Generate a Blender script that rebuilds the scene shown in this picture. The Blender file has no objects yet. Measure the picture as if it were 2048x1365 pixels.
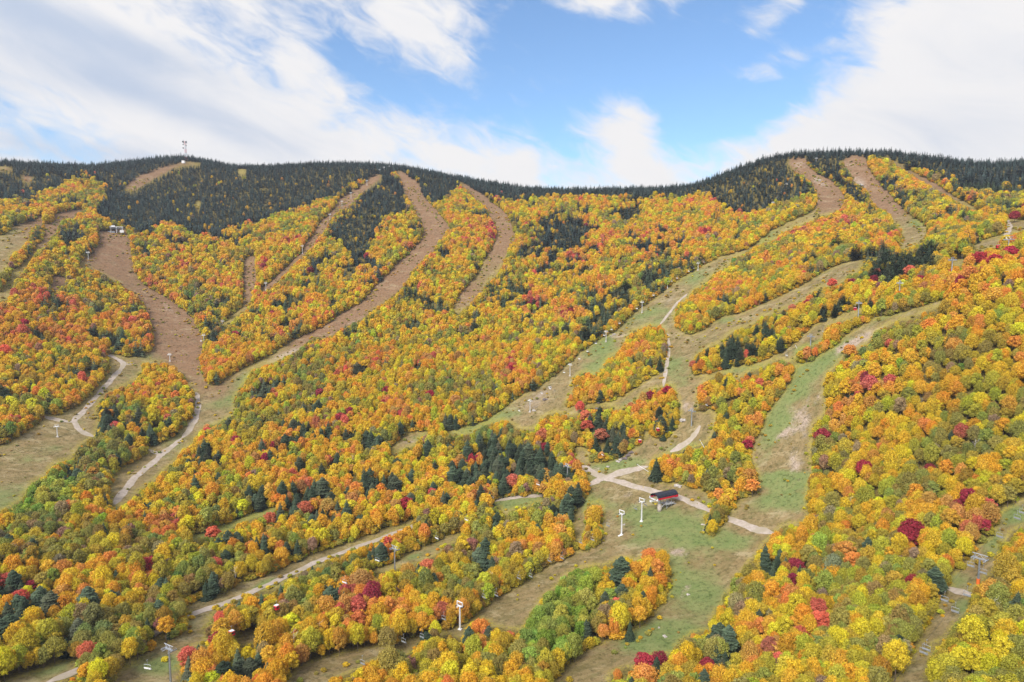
import bpy, bmesh, math, random
import numpy as np
from mathutils import Vector, Matrix
random.seed(7); RNG = np.random.default_rng(11)
sc = bpy.context.scene
col = sc.collection
R = math.radians
# ------------------------------------------------------------------ camera
ZC = 160.0; PITCH = R(6.0); F = 2048*24/36; CX, CY = 1024.0, 682.5
cam_d = bpy.data.cameras.new('camera'); cam_d.lens = 24; cam_d.sensor_width = 36
cam_d.clip_start = 1; cam_d.clip_end = 40000
cam = bpy.data.objects.new('camera', cam_d); col.objects.link(cam)
cam.location = (0, 0, ZC); cam.rotation_euler = (R(90)-PITCH, 0, 0); sc.camera = cam
FW = np.array([0, math.cos(PITCH), -math.sin(PITCH)]); UP = np.array([0, math.sin(PITCH), math.cos(PITCH)])
def project(P):
    P = np.asarray(P, float); q = P - np.array([0, 0, ZC])
    d = q @ FW; d = np.where(np.abs(d) < 1e-3, 1e-3, d)
    x = CX + F*q[..., 0]/d; y = CY - F*(q @ UP)/d
    return x, y, d
def ray(px, py):
    v = FW + np.array([1, 0, 0])*(px-CX)/F + UP*(CY-py)/F
    return v/np.linalg.norm(v)
# ------------------------------------------------------------------ sun, sky, exposure
SUN_EL, SUN_AZ = R(42), R(215)          # azimuth clockwise from +Y
sun_d = bpy.data.lights.new('sun', 'SUN'); sun_d.energy = 2.8; sun_d.angle = R(28); sun_d.color = (1.0, .95, .87)
sun = bpy.data.objects.new('sun', sun_d); col.objects.link(sun)
sdir = Vector((math.sin(SUN_AZ)*math.cos(SUN_EL), math.cos(SUN_AZ)*math.cos(SUN_EL), math.sin(SUN_EL)))
sun.rotation_euler = sdir.to_track_quat('Z', 'Y').to_euler()
sc.view_settings.view_transform = 'Standard'; sc.view_settings.look = 'None'
sc.view_settings.exposure = 0.89; sc.view_settings.gamma = 1.0
w = bpy.data.worlds.new('World'); sc.world = w; w.use_nodes = True
class NT:
    def __init__(s, nt): s.nt = nt; s.n = nt.nodes; s.l = nt.links
    def new(s, t, **k):
        a = s.n.new(t)
        for kk, v in k.items():
            if kk.startswith('i_'): a.inputs[int(kk[2:])].default_value = v
            else: setattr(a, kk, v)
        return a
    def set(s, sock, v):
        if hasattr(v, 'bl_idname') and v.bl_idname.startswith('NodeSocket') or isinstance(v, bpy.types.NodeSocket): s.l.new(v, sock)
        else: sock.default_value = v
    def math(s, op, a, b=0.0, c=None, clamp=False):
        m = s.n.new('ShaderNodeMath'); m.operation = op; m.use_clamp = clamp
        s.set(m.inputs[0], a); s.set(m.inputs[1], b)
        if c is not None: s.set(m.inputs[2], c)
        return m.outputs[0]
    def mix(s, f, a, b, mode='MIX'):
        m = s.n.new('ShaderNodeMix'); m.data_type = 'RGBA'; m.blend_type = mode; m.clamp_factor = True
        s.set(m.inputs[0], f)
        for i, v in ((6, a), (7, b)):
            if isinstance(v, tuple): m.inputs[i].default_value = (*v[:3], 1)
            else: s.l.new(v, m.inputs[i])
        return m.outputs[2]
    def noise(s, vec, scale, detail=4, rough=.55, dist=0.0):
        a = s.n.new('ShaderNodeTexNoise'); a.inputs['Scale'].default_value = scale
        a.inputs['Detail'].default_value = detail; a.inputs['Roughness'].default_value = rough; a.inputs['Distortion'].default_value = dist
        if vec is not None: s.l.new(vec, a.inputs['Vector'])
        return a.outputs[0]
    def ramp(s, f, lo, hi):
        m = s.n.new('ShaderNodeMapRange'); m.interpolation_type = 'SMOOTHSTEP'
        s.l.new(f, m.inputs[0]); m.inputs[1].default_value = lo; m.inputs[2].default_value = hi
        return m.outputs[0]
def build_sky():
    t = NT(w.node_tree); t.n.clear()
    out = t.new('ShaderNodeOutputWorld'); bg = t.new('ShaderNodeBackground')
    sky = t.new('ShaderNodeTexSky'); sky.sky_type = 'NISHITA'; sky.sun_disc = False
    sky.sun_elevation = SUN_EL; sky.sun_rotation = SUN_AZ; sky.altitude = 600; sky.air_density = 1.0; sky.dust_density = .6; sky.ozone_density = 2.0
    tc = t.new('ShaderNodeTexCoord'); sep = t.new('ShaderNodeSeparateXYZ'); t.l.new(tc.outputs['Generated'], sep.inputs[0])
    X, Y, Z = sep.outputs
    az = t.math('ARCTAN2', X, Y); el = t.math('ARCSINE', Z)
    comb = t.new('ShaderNodeCombineXYZ'); t.l.new(az, comb.inputs[0]); t.l.new(el, comb.inputs[1])
    P = comb.outputs[0]
    # warped coordinate, streaks running down to the right
    def streak(scale, rot, det, seed):
        m = t.new('ShaderNodeMapping', vector_type='TEXTURE'); t.l.new(P, m.inputs[0])
        m.inputs[2].default_value = (0, 0, rot); m.inputs[1].default_value = (seed, seed*.7, 0); m.inputs[3].default_value = scale
        return t.noise(m.outputs[0], 1.0, det, .6, .6)
    n1 = streak((.30, .10, 1), R(-24), 8, .37)
    n2 = streak((.060, .026, 1), R(-22), 9, 1.7)
    nz = t.math('ADD', t.math('MULTIPLY', t.math('SUBTRACT', n1, .5), 1.7), t.math('MULTIPLY', t.math('SUBTRACT', n2, .5), 2.3))
    def blob(px, py, sx, sy, rot, amp):
        d = ray(px, py); a = math.atan2(d[0], d[1]); e = math.asin(d[2])
        m = t.new('ShaderNodeMapping', vector_type='TEXTURE'); t.l.new(P, m.inputs[0])
        m.inputs[1].default_value = (a, e, 0); m.inputs[2].default_value = (0, 0, R(rot))
        m.inputs[3].default_value = (sx/F, sy/F, 1)
        v = t.new('ShaderNodeVectorMath', operation='DOT_PRODUCT'); t.l.new(m.outputs[0], v.inputs[0]); t.l.new(m.outputs[0], v.inputs[1])
        return t.math('MULTIPLY', t.math('POWER', 2.71828, t.math('MULTIPLY', v.outputs['Value'], -1)), amp)
    def total(lst):
        acc = None
        for b in lst:
            v = blob(*b); acc = v if acc is None else t.math('ADD', acc, v)
        return acc
    cov = total(SKY_COVER)
    fac = t.math('ADD', t.math('ADD', cov, SKY_BASE), nz)
    fac = t.ramp(fac, -.25, 1.05)
    # grey undersides of the cloud layer
    n3 = streak((.16, .055, 1), R(-20), 5, 4.1)
    g = t.math('ADD', total(SKY_GREY), t.math('MULTIPLY', t.math('SUBTRACT', n3, .5), 1.3))
    g = t.ramp(g, -.10, 1.15)
    ccol = t.mix(g, (.515, .506, .505), (.29, .34, .43))
    skyc = t.mix(1.0, sky.outputs[0], (.125*SKYK[0], .125*SKYK[1], .125*SKYK[2]), 'MULTIPLY')
    c = t.mix(fac, skyc, ccol)
    t.l.new(c, bg.inputs[0]); bg.inputs[1].default_value = 1.0
    t.l.new(bg.outputs[0], out.inputs[0])
SKYK = (.60, .73, .82)
SKY_BASE = .62
SKY_COVER = [(1270, 110, 290, 140, 0, -1.08), (1380, 230, 190, 100, -20, -.75), (1060, 50, 60, 90, -60, -.5), (700, 120, 110, 40, -30, -.9),
    (1600, 40, 150, 70, 10, -1.0), (890, 190, 130, 50, -25, -.7), (1385, 320, 90, 60, 0, -.6), (1530, 190, 170, 70, 10, -.9), (1010, 200, 130, 60, -30, -.45), (1130, 330, 120, 50, 0, -.3), (440, 30, 120, 40, -30, -.3),
    (1190, 5, 75, 25, -10, 1.2), (1540, 40, 60, 35, 25, 1.2), (1265, 260, 75, 60, -30, 1.7), (1510, 135, 90, 28, 5, 1.2), (1300, 345, 110, 35, -5, .8), (1420, 290, 60, 16, 0, .8),
    (1900, 130, 220, 150, 20, 1.3), (1720, 285, 330, 40, 6, 1.2), (500, 270, 460, 70, -20, .9), (200, 110, 300, 60, -25, .5), (850, 60, 130, 60, -40, .6), (1040, 330, 70, 35, 0, .8), (600, 120, 70, 60, -50, .5)]
SKY_GREY = [(120, 50, 300, 38, -14, .8), (350, 215, 300, 30, -16, .75), (130, 310, 260, 40, 0, .5), (1960, 240, 160, 60, 0, .3), (60, 170, 150, 40, 0, .3)]
build_sky()
# ------------------------------------------------------------------ terrain
def P3(px, py, d): return ray(px, py)*d
CTRL = []
XS = (0, 340, 680, 1024, 1370, 1700, 2048)
TAB = {1365: (345, 325, 312, 305, 300, 290, 280), 1200: (410, 398, 385, 375, 362, 348, 332), 1050: (490, 480, 465, 448, 425, 405, 378),
       900: (600, 588, 555, 530, 495, 450, 415), 800: (670, 660, 620, 585, 525, 478, 438), 700: (740, 745, 700, 665, 600, 515, 462),
       600: (815, 855, 795, 768, 708, 585, 495), 500: (930, 965, 910, 870, 835, 735, 612)}
for y, ds in TAB.items():
    for x, d in zip(XS, ds): CTRL.append((x, y, d))
for x, d in zip(XS, (1060, 1110, 1050, 985, 955, 870, 800)): CTRL.append((x, 432, d))
for x, d in ((0, 1220), (340, 1270), (680, 1200), (900, 1160), (1700, 980), (1600, 960), (1850, 960), (2048, 1010)): CTRL.append((x, 384, d))
RIDGE = [(-250, 335, 1420), (0, 330, 1430), (170, 338, 1480), (300, 327, 1500), (372, 322, 1510), (480, 340, 1480), (600, 338, 1440), (690, 332, 1400), (800, 337, 1370), (900, 355, 1330),
         (1000, 376, 1280), (1100, 388, 1240), (1240, 388, 1200), (1375, 387, 1170), (1420, 375, 1150), (1500, 337, 1120), (1590, 315, 1110), (1680, 312, 1110), (1750, 308, 1120),
         (1800, 313, 1130), (1880, 334, 1180), (2048, 336, 1320), (2300, 340, 1350)]
pts = [P3(*c) for c in CTRL]
for x, y, d in RIDGE:
    p = P3(x, y, d); pts.append(p)
    h = math.hypot(p[0], p[1])
    for k, dz in ((1.10, -10-60*.3), (1.35, -110), (1.8, -230), (2.6, -330)):
        pts.append(np.array([p[0]*k, p[1]*k, p[2]+dz]))
pts += [np.array(p, float) for p in ((0, 130, -158), (0, -250, -140), (500, -200, -90), (-500, -200, -180), (-500, 200, -190), (480, 120, -125), (900, 300, -30), (1200, 600, 120), (-900, 400, -180), (-1300, 800, -60),
      (-300, 100, -175), (300, 100, -145), (-1200, -400, -180), (1200, -400, 20))]
pts = np.array(pts); S = 1000.0
def tps(A, B):
    d2 = ((A[:, None, :]-B[None, :, :])**2).sum(-1)/S/S
    return .5*d2*np.log(d2+1e-12)
n = len(pts); Kk = tps(pts[:, :2], pts[:, :2]) + np.eye(n)*2e-4
Pm = np.c_[np.ones(n), pts[:, :2]/S]
A = np.block([[Kk, Pm], [Pm.T, np.zeros((3, 3))]])
wts = np.linalg.solve(A, np.r_[pts[:, 2], 0, 0, 0])
def axis(lo, hi, step, outlo, outhi):
    a = list(np.arange(lo, hi+.1, step)); s = step; v = a[-1]; up = []
    while v < outhi: s *= 1.35; v += s; up.append(v)
    s = step; v = a[0]; dn = []
    while v > outlo: s *= 1.35; v -= s; dn.append(v)
    return np.array(dn[::-1]+a+up)
GX = axis(-1180, 1260, 4.0, -14000, 14000); GY = axis(60, 1560, 4.0, -14000, 16000)
MX, MY = np.meshgrid(GX, GY, indexing='ij')
Z = np.zeros(MX.size); Q = np.c_[MX.ravel(), MY.ravel()]
Qc = np.c_[np.clip(Q[:, 0], -2600, 2600), np.clip(Q[:, 1], -600, 3200)]
for i in range(0, len(Qc), 20000):
    q = Qc[i:i+20000]; Z[i:i+20000] = tps(q, pts[:, :2]) @ wts[:n] + np.c_[np.ones(len(q)), q/S] @ wts[n:]
far = np.clip((np.hypot(Q[:, 0], Q[:, 1]-600)-2000)/1500, 0, 1)
Z = Z*(1-far)+(-330)*far
def vnoise(x, y, s, seed):
    g = np.random.default_rng(seed).random((256, 256))*2-1
    u = x/s; v = y/s; i = np.floor(u).astype(int); j = np.floor(v).astype(int); a = u-i; b = v-j
    a = a*a*(3-2*a); b = b*b*(3-2*b)
    f = lambda ii, jj: g[ii % 256, jj % 256]
    return (f(i, j)*(1-a)+f(i+1, j)*a)*(1-b)+(f(i, j+1)*(1-a)+f(i+1, j+1)*a)*b
Z += 2.6*vnoise(Q[:, 0], Q[:, 1], 130, 1)+1.1*vnoise(Q[:, 0], Q[:, 1], 45, 2)+.35*vnoise(Q[:, 0], Q[:, 1], 13, 3)
Z = np.maximum(Z, -340)+ZC
H = Z.reshape(MX.shape)
def ground(x, y):
    x = np.asarray(x, float); y = np.asarray(y, float)
    i = np.clip(np.searchsorted(GX, x)-1, 0, len(GX)-2); j = np.clip(np.searchsorted(GY, y)-1, 0, len(GY)-2)
    a = (x-GX[i])/(GX[i+1]-GX[i]); b = (y-GY[j])/(GY[j+1]-GY[j])
    return (H[i, j]*(1-a)+H[i+1, j]*a)*(1-b)+(H[i, j+1]*(1-a)+H[i+1, j+1]*a)*b
def hit(px, py, lift=0.0):
    "ground point seen at a pixel of the photo"
    d = ray(px, py); s = np.arange(90, 1800, 2.0)
    z = ZC+d[2]*s - ground(d[0]*s, d[1]*s) - lift
    k = np.argmax(z < 0) if (z < 0).any() else len(s)-1
    if k > 0 and z[k] < 0:
        t0 = s[k-1]+(s[k]-s[k-1])*z[k-1]/(z[k-1]-z[k])
    else: t0 = s[np.argmin(np.abs(z))]
    x, y = d[0]*t0, d[1]*t0
    return np.array([x, y, float(ground(x, y))])
# terrain horizon by azimuth, to leave out what stands wholly behind the ridge
AZ = np.linspace(-R(50), R(50), 700); RR = np.arange(80, 2200, 6.0)
gx = np.sin(AZ)[:, None]*RR; gy = np.cos(AZ)[:, None]*RR
EL = (ground(gx, gy)-ZC)/RR; CM = np.maximum.accumulate(EL, axis=1)
def seen(x, y, z):
    a = np.arctan2(x, y); r = np.hypot(x, y)
    i = np.clip(((a+R(50))/R(100)*699).astype(int), 0, 699); j = np.clip(((r-80)/6).astype(int)-2, 0, len(RR)-1)
    return (z-ZC)/r > CM[i, j]-.001
# ------------------------------------------------------------------ what is open ground: outlines as seen from the drone, laid onto the terrain
OPEN = [
 [(195,462),(250,455),(258,480),(262,510),(268,545),(290,570),(325,590),(355,610),(385,635),(400,665),(408,690),(400,712),(400,740),(415,768),(432,770),(450,757),(480,738),(512,723),(500,740),(487,767),(469,790),(467,813),(472,826),(441,841),(423,849),(400,859),(390,877),(377,890),(359,905),(349,920),(333,933),(318,946),(310,956),(274,983),(264,996),(243,1011),(225,1012),(219,1002),(216,983),(225,962),(231,944),(256,928),(290,908),(297,897),(300,885),(320,885),(346,872),(367,851),(385,831),(390,805),(385,779),(374,767),(364,746),(344,728),(331,722),(320,726),(297,722),(282,726),(285,738),(277,751),(256,767),(236,774),(213,785),(192,808),(194,831),(195,856),(185,873),(165,885),(150,900),(145,915),(100,928),(95,945),(60,965),(40,1000),(0,1022),(0,892),(26,879),(51,861),(85,840),(87,823),(115,829),(154,810),(179,790),(205,759),(220,738),(214,712),(210,703),(256,713),(282,710),(305,697),(308,677),(303,656),(295,626),(282,596),(256,576),(231,560),(213,550),(177,532),(154,532),(164,517),(187,501),(197,481)],
 [(789,340),(799,353),(804,365),(809,386),(822,406),(832,427),(843,442),(845,463),(843,478),(827,494),(814,509),(794,524),(779,542),(756,563),(738,583),(727,600),(714,608),(676,628),(666,638),(640,654),(609,669),(581,679),(561,695),(538,710),(512,723),(480,737),(450,757),(487,767),(500,740),(535,726),(550,723),(576,710),(597,697),(609,685),(627,674),(656,672),(676,659),(691,649),(722,638),(735,626),(758,608),(773,600),(789,586),(804,570),(817,553),(832,532),(848,514),(866,501),(871,488),(881,476),(891,463),(902,455),(889,440),(876,424),(863,409),(845,391),(838,373),(830,360),(815,350),(802,342)],
 [(915,363),(932,378),(948,396),(968,409),(976,424),(986,445),(994,455),(991,476),(984,494),(968,517),(958,540),(945,560),(927,578),(914,594),(904,617),(907,628),(925,620),(940,605),(948,594),(963,581),(971,565),(986,553),(999,537),(1007,522),(1012,506),(1020,486),(1030,475),(1022,447),(1014,429),(999,414),(979,401),(953,380),(922,363)],
 [(758,345),(743,353),(717,376),(697,386),(676,399),(666,417),(656,427),(635,445),(627,468),(612,481),(602,505),(586,517),(563,540),(538,563),(520,576),(525,583),(548,570),(563,552),(584,529),(607,511),(615,499),(627,488),(640,468),(650,458),(656,445),(671,424),(691,414),(707,404),(717,388),(763,352)],
 [(487,515),(508,510),(512,560),(500,600),(497,610),(470,635),(452,655),(445,650),(462,628),(485,610),(487,560)],
 [(346,327),(308,340),(282,350),(261,363),(246,376),(264,380),(282,370),(308,354),(341,337),(359,330),(400,329),(400,324),(364,323)],
 [(0,470),(21,460),(23,450),(46,445),(72,435),(85,424),(85,447),(59,453),(59,468),(49,486),(38,499),(21,506),(18,527),(0,547)],
 [(108,427),(128,422),(146,419),(177,411),(179,414),(154,424),(151,435),(133,435),(120,442),(115,455),(103,473),(95,488),(69,501),(61,519),(51,532),(41,547),(28,563),(23,578),(15,600),(0,600),(0,583),(10,568),(23,547),(26,537),(41,530),(56,514),(64,499),(74,488),(85,476),(90,460),(90,447),(105,445)],
 [(103,550),(136,553),(123,568),(113,581),(100,581),(105,563)], [(38,349),(64,352),(61,363),(51,363)], [(0,330),(25,334),(24,339),(0,340)], [(474,337),(492,336),(490,345),(479,350)], [(390,401),(400,401),(400,417),(392,417)],
 [(1574,318),(1582,327),(1587,340),(1610,350),(1623,363),(1633,378),(1633,404),(1626,419),(1608,429),(1577,442),(1536,463),(1511,486),(1493,497),(1470,504),(1445,510),(1424,519),(1406,529),(1383,542),(1357,558),(1339,570),(1319,586),(1293,605),(1270,620),(1250,641),(1229,661),(1203,674),(1183,687),(1162,702),(1139,723),(1121,738),(1101,754),(1075,772),(1057,782),(1039,792),(1012,810),(991,826),(973,838),(935,849),(922,854),(876,859),(809,863),(797,877),(784,892),(771,908),(789,908),(807,895),(830,890),(843,872),(868,862),(891,862),(925,868),(948,862),(971,848),(1009,838),(1039,856),(1070,858),(1078,838),(1109,820),(1121,826),(1150,830),(1178,812),(1209,810),(1242,818),(1270,806),(1280,790),(1291,779),(1324,774),(1337,764),(1347,777),(1357,800),(1360,831),(1355,851),(1337,872),(1326,879),(1301,869),(1285,851),(1285,877),(1275,890),(1237,912),(1203,925),(1178,922),(1172,893),(1142,893),(1150,912),(1157,930),(1172,945),(1179,965),(1176,990),(1155,1008),(1146,1026),(1148,1050),(1148,1090),(1160,1085),(1172,1060),(1168,1020),(1185,1003),(1203,1005),(1206,1040),(1206,1072),(1194,1087),(1170,1099),(1146,1102),(1124,1117),(1085,1135),(1064,1151),(1024,1175),(986,1196),(962,1217),(938,1239),(907,1251),(862,1263),(825,1272),(786,1287),(740,1293),(682,1303),(649,1312),(615,1324),(585,1342),(567,1366),(650,1366),(664,1354),(706,1342),(731,1327),(764,1315),(770,1300),(786,1296),(804,1312),(819,1306),(840,1287),(862,1268),(889,1272),(904,1266),(919,1281),(931,1256),(945,1238),(965,1235),(986,1251),(1004,1254),(1042,1260),(1054,1242),(1070,1214),(1091,1184),(1115,1175),(1121,1154),(1146,1138),(1176,1129),(1206,1129),(1231,1120),(1249,1111),(1267,1123),(1285,1111),(1298,1099),(1328,1102),(1334,1126),(1346,1157),(1331,1193),(1316,1211),(1282,1248),(1237,1272),(1206,1281),(1176,1293),(1146,1318),(1121,1342),(1097,1366),(1219,1366),(1219,1342),(1267,1330),(1279,1342),(1285,1315),(1298,1306),(1346,1309),(1352,1284),(1383,1266),(1407,1257),(1428,1260),(1422,1236),(1428,1220),(1443,1208),(1446,1187),(1462,1181),(1468,1150),(1489,1138),(1498,1120),(1513,1111),(1522,1090),(1535,1078),(1554,1062),(1563,1047),(1597,1047),(1624,1041),(1612,1020),(1612,990),(1618,959),(1626,950),(1621,921),(1621,872),(1626,846),(1633,838),(1651,831),(1651,805),(1649,785),(1646,759),(1654,744),(1672,733),(1680,715),(1703,703),(1723,695),(1741,677),(1754,656),(1774,651),(1792,641),(1826,636),(1844,623),(1867,615),(1890,603),(1882,597),(1856,608),(1823,615),(1792,626),(1767,631),(1749,613),(1725,612),(1690,626),(1649,638),(1628,649),(1608,667),(1587,685),(1559,703),(1534,715),(1511,726),(1473,731),(1447,733),(1424,746),(1396,750),(1385,746),(1382,728),(1388,715),(1409,695),(1444,682),(1457,664),(1480,656),(1503,651),(1524,630),(1550,624),(1580,612),(1610,599),(1623,583),(1644,573),(1664,570),(1687,563),(1700,547),(1721,540),(1726,522),(1749,512),(1703,519),(1664,532),(1639,545),(1613,563),(1580,581),(1536,600),(1498,618),(1473,626),(1439,633),(1416,649),(1403,661),(1378,668),(1365,664),(1350,651),(1347,633),(1355,605),(1375,594),(1383,581),(1409,565),(1421,550),(1439,540),(1457,529),(1465,517),(1493,504),(1511,490),(1536,481),(1549,478),(1562,465),(1587,453),(1618,442),(1639,432),(1659,427),(1685,414),(1690,394),(1680,378),(1657,355),(1633,345),(1613,329),(1610,314)],
 [(831,1035),(804,1041),(764,1056),(710,1078),(673,1090),(634,1102),(597,1117),(561,1132),(527,1151),(486,1163),(456,1178),(426,1190),(380,1202),(371,1211),(374,1233),(371,1257),(334,1284),(298,1293),(274,1315),(249,1333),(213,1366),(365,1366),(359,1339),(362,1306),(380,1290),(417,1287),(410,1254),(420,1230),(450,1211),(483,1193),(511,1181),(536,1178),(552,1175),(573,1160),(603,1141),(615,1135),(649,1129),(682,1108),(710,1093),(749,1081),(770,1072),(792,1059),(813,1053),(831,1043)],
 [(152,1312),(122,1321),(76,1339),(30,1354),(0,1363),(0,1366),(106,1366),(146,1348),(155,1333)],
 [(456,1282),(475,1272),(490,1262),(512,1260),(530,1270),(512,1285),(480,1290)],
 [(919,1062),(892,1069),(862,1087),(831,1096),(801,1114),(786,1123),(737,1135),(740,1145),(770,1142),(801,1132),(834,1132),(837,1120),(862,1114),(877,1105),(880,1096),(907,1084),(922,1072)],
 [(682,1172),(658,1187),(649,1195),(670,1189),(684,1180)],
 [(555,1009),(511,1020),(468,1038),(426,1053),(395,1064),(374,1072),(383,1084),(404,1075),(426,1065),(462,1059),(468,1047),(512,1033),(555,1020)],
 [(700,950),(715,940),(712,955),(698,968)],
 [(977,1003),(995,996),(1024,992),(1054,989),(1091,986),(1091,996),(1054,1011),(1024,1017),(1010,1033),(998,1011),(980,1011)],
 [(2047,990),(2022,1011),(2004,1011),(1992,1050),(1986,1069),(1968,1081),(1946,1102),(1931,1132),(1901,1145),(1901,1169),(1890,1175),(1892,1190),(1876,1193),(1873,1224),(1858,1239),(1840,1269),(1828,1306),(1810,1336),(1797,1351),(1764,1366),(1858,1366),(1855,1330),(1867,1284),(1892,1278),(1898,1254),(1919,1239),(1937,1224),(1943,1193),(1945,1175),(1962,1163),(1968,1148),(1998,1145),(2001,1114),(1995,1093),(2022,1062),(2047,1050)],
 [(1703,310),(1690,317),(1685,327),(1700,345),(1705,360),(1731,373),(1739,396),(1751,412),(1769,419),(1780,427),(1785,445),(1800,453),(1803,463),(1798,481),(1795,496),(1803,499),(1831,488),(1851,483),(1854,473),(1854,453),(1839,440),(1815,427),(1808,412),(1792,404),(1782,388),(1767,376),(1749,353),(1733,329),(1728,312)],
 [(1764,309),(1774,311),(1805,331),(1844,352),(1869,364),(1908,390),(1933,403),(1959,419),(1946,418),(1915,403),(1895,390),(1864,373),(1839,357),(1813,342),(1772,315)],
 [(2008,435),(2060,437),(2060,458),(2018,468),(1998,473),(2003,494),(1972,496),(1967,504),(1944,501),(1946,488),(1967,476),(1992,470),(2010,460),(2013,445)],
 [(1895,517),(1941,514),(1921,530),(1913,532),(1897,530)],
]
SHUT = [
 [(1319,646),(1329,661),(1334,682),(1332,710),(1326,733),(1301,754),(1275,769),(1255,785),(1219,803),(1191,805),(1157,808),(1132,815),(1129,808),(1139,785),(1152,779),(1142,759),(1160,744),(1178,744),(1188,751),(1203,738),(1214,715),(1239,700),(1250,682),(1257,664),(1285,654),(1301,646),(1311,656)],
 [(1595,728),(1621,720),(1646,703),(1669,692),(1690,669),(1715,654),(1754,631),(1759,626),(1749,613),(1731,617),(1715,628),(1700,638),(1677,641),(1654,649),(1649,672),(1639,685),(1621,690),(1595,697),(1590,720)],
 [(1393,785),(1398,769),(1419,756),(1439,744),(1460,746),(1473,759),(1493,744),(1511,738),(1534,728),(1551,718),(1582,721),(1592,728),(1587,744),(1580,764),(1564,785),(1551,803),(1534,823),(1527,844),(1519,862),(1506,887),(1501,908),(1498,923),(1511,936),(1516,962),(1507,980),(1492,993),(1474,993),(1474,1017),(1459,1023),(1446,1041),(1431,1068),(1413,1072),(1410,1050),(1407,1023),(1428,1014),(1422,996),(1410,980),(1374,971),(1343,965),(1313,959),(1298,950),(1298,933),(1306,913),(1347,903),(1365,897),(1393,890),(1411,887),(1424,872),(1426,851),(1434,831),(1426,818),(1409,823),(1396,815)],
 [(1145,1100),(1146,1060),(1150,1085),(1162,1086),(1175,1040),(1172,1015),(1190,1003),(1206,1010),(1206,1075),(1190,1088),(1170,1100)],
]
def inpoly(x, y, poly):
    x = np.asarray(x, float); y = np.asarray(y, float); r = np.zeros(x.shape, bool)
    n = len(poly); j = n-1
    for i in range(n):
        xi, yi = poly[i]; xj, yj = poly[j]
        if yi != yj:
            c = ((yi > y) != (yj > y)) & (x < (xj-xi)*(y-yi)/(yj-yi)+xi)
            r ^= c
        j = i
    return r
MS = 2  # mask pixel step
MW, MH = 2400//MS, 1500//MS; MOX, MOY = -150, -60
mask = np.zeros((MH, MW), bool)
mx, my = np.meshgrid(np.arange(MW)*MS+MOX, np.arange(MH)*MS+MOY)
def stamp(poly, val):
    p = np.array(poly); x0, y0 = ((p.min(0)-4-[MOX, MOY])//MS).astype(int); x1, y1 = ((p.max(0)+4-[MOX, MOY])//MS).astype(int)
    x0, y0 = max(x0, 0), max(y0, 0); s = (slice(y0, y1), slice(x0, x1))
    m = inpoly(mx[s], my[s], poly); mask[s][m] = val
for p in OPEN: stamp(p, True)
for p in SHUT: stamp(p, False)
for yy in range(MH):   # edges of the frame carry on outwards
    pass
ix0 = (0-MOX)//MS; ix1 = (2047-MOX)//MS; iy1 = (1364-MOY)//MS
mask[:, :ix0] = mask[:, ix0:ix0+1]; mask[:, ix1:] = mask[:, ix1-1:ix1]; mask[iy1:, :] = mask[iy1-1:iy1, :]
def blur(m, k):
    m = m.astype(float)
    for _ in range(2):
        for ax in (0, 1):
            c = np.cumsum(np.pad(m, [(k+1, k) if a == ax else (0, 0) for a in (0, 1)], mode='edge'), axis=ax)
            m = (np.take(c, np.arange(2*k+1, c.shape[ax]), axis=ax)-np.take(c, np.arange(0, c.shape[ax]-2*k-1), axis=ax))/(2*k+1)
    return m
soft = blur(mask, 3)
def look(img, x, y):
    i = np.clip(((y-MOY)/MS).astype(int), 0, MH-1); j = np.clip(((x-MOX)/MS).astype(int), 0, MW-1)
    return img[i, j]
def obj(name, verts, faces, mats, parent=None, smooth=False, loc=None):
    me = bpy.data.meshes.new(name); me.from_pydata([tuple(map(float, v)) for v in verts], [], faces); me.update()
    for m in (mats if isinstance(mats, (list, tuple)) else [mats]): me.materials.append(m)
    if smooth: me.polygons.foreach_set('use_smooth', [True]*len(me.polygons))
    o = bpy.data.objects.new(name, me); col.objects.link(o)
    if parent is not None: o.parent = parent
    if loc is not None: o.location = loc
    return o
def new_mat(name):
    m = bpy.data.materials.new(name); m.use_nodes = True; t = NT(m.node_tree); t.n.clear()
    out = t.new('ShaderNodeOutputMaterial'); b = t.new('ShaderNodeBsdfPrincipled'); t.l.new(b.outputs[0], out.inputs[0])
    b.inputs['Roughness'].default_value = .9; b.inputs['Specular IOR Level'].default_value = .15
    return m, t, b, out
def srgb(r, g, b):
    f = lambda c: ((c/255+.055)/1.055)**2.4 if c > 10 else c/255/12.92
    return (f(r), f(g), f(b))
# ground colour fields: ellipses (px, py, rx, ry, rot, strength)
REDP = [(740,360,90,50,0,1),(310,345,90,40,0,1),(490,560,40,90,0,.6),(640,450,50,50,0,.8),(560,550,40,40,0,.8),(1600,330,50,30,0,.8),(1710,340,40,50,0,.7),(130,430,90,30,0,.8),(930,375,40,30,0,1),(40,350,60,20,0,1),(620,690,80,40,20,.5),(230,500,60,60,0,1),(330,620,90,70,-40,1),(370,700,60,50,0,.8),(430,770,60,50,0,.5),(850,430,90,90,0,1),(780,540,90,60,0,1),(680,640,90,40,20,.8),(680,420,60,60,0,1),(570,540,60,60,0,1),(960,390,80,50,0,1),(1000,480,70,70,0,.7),(930,590,50,40,0,.6),(90,480,80,90,0,.6),(110,565,40,30,0,1),(1640,350,60,40,0,.8),(1660,400,50,30,0,.8),(1760,400,50,50,0,.6),(1850,370,120,60,0,.9),(300,350,70,40,0,.5)]
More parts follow.
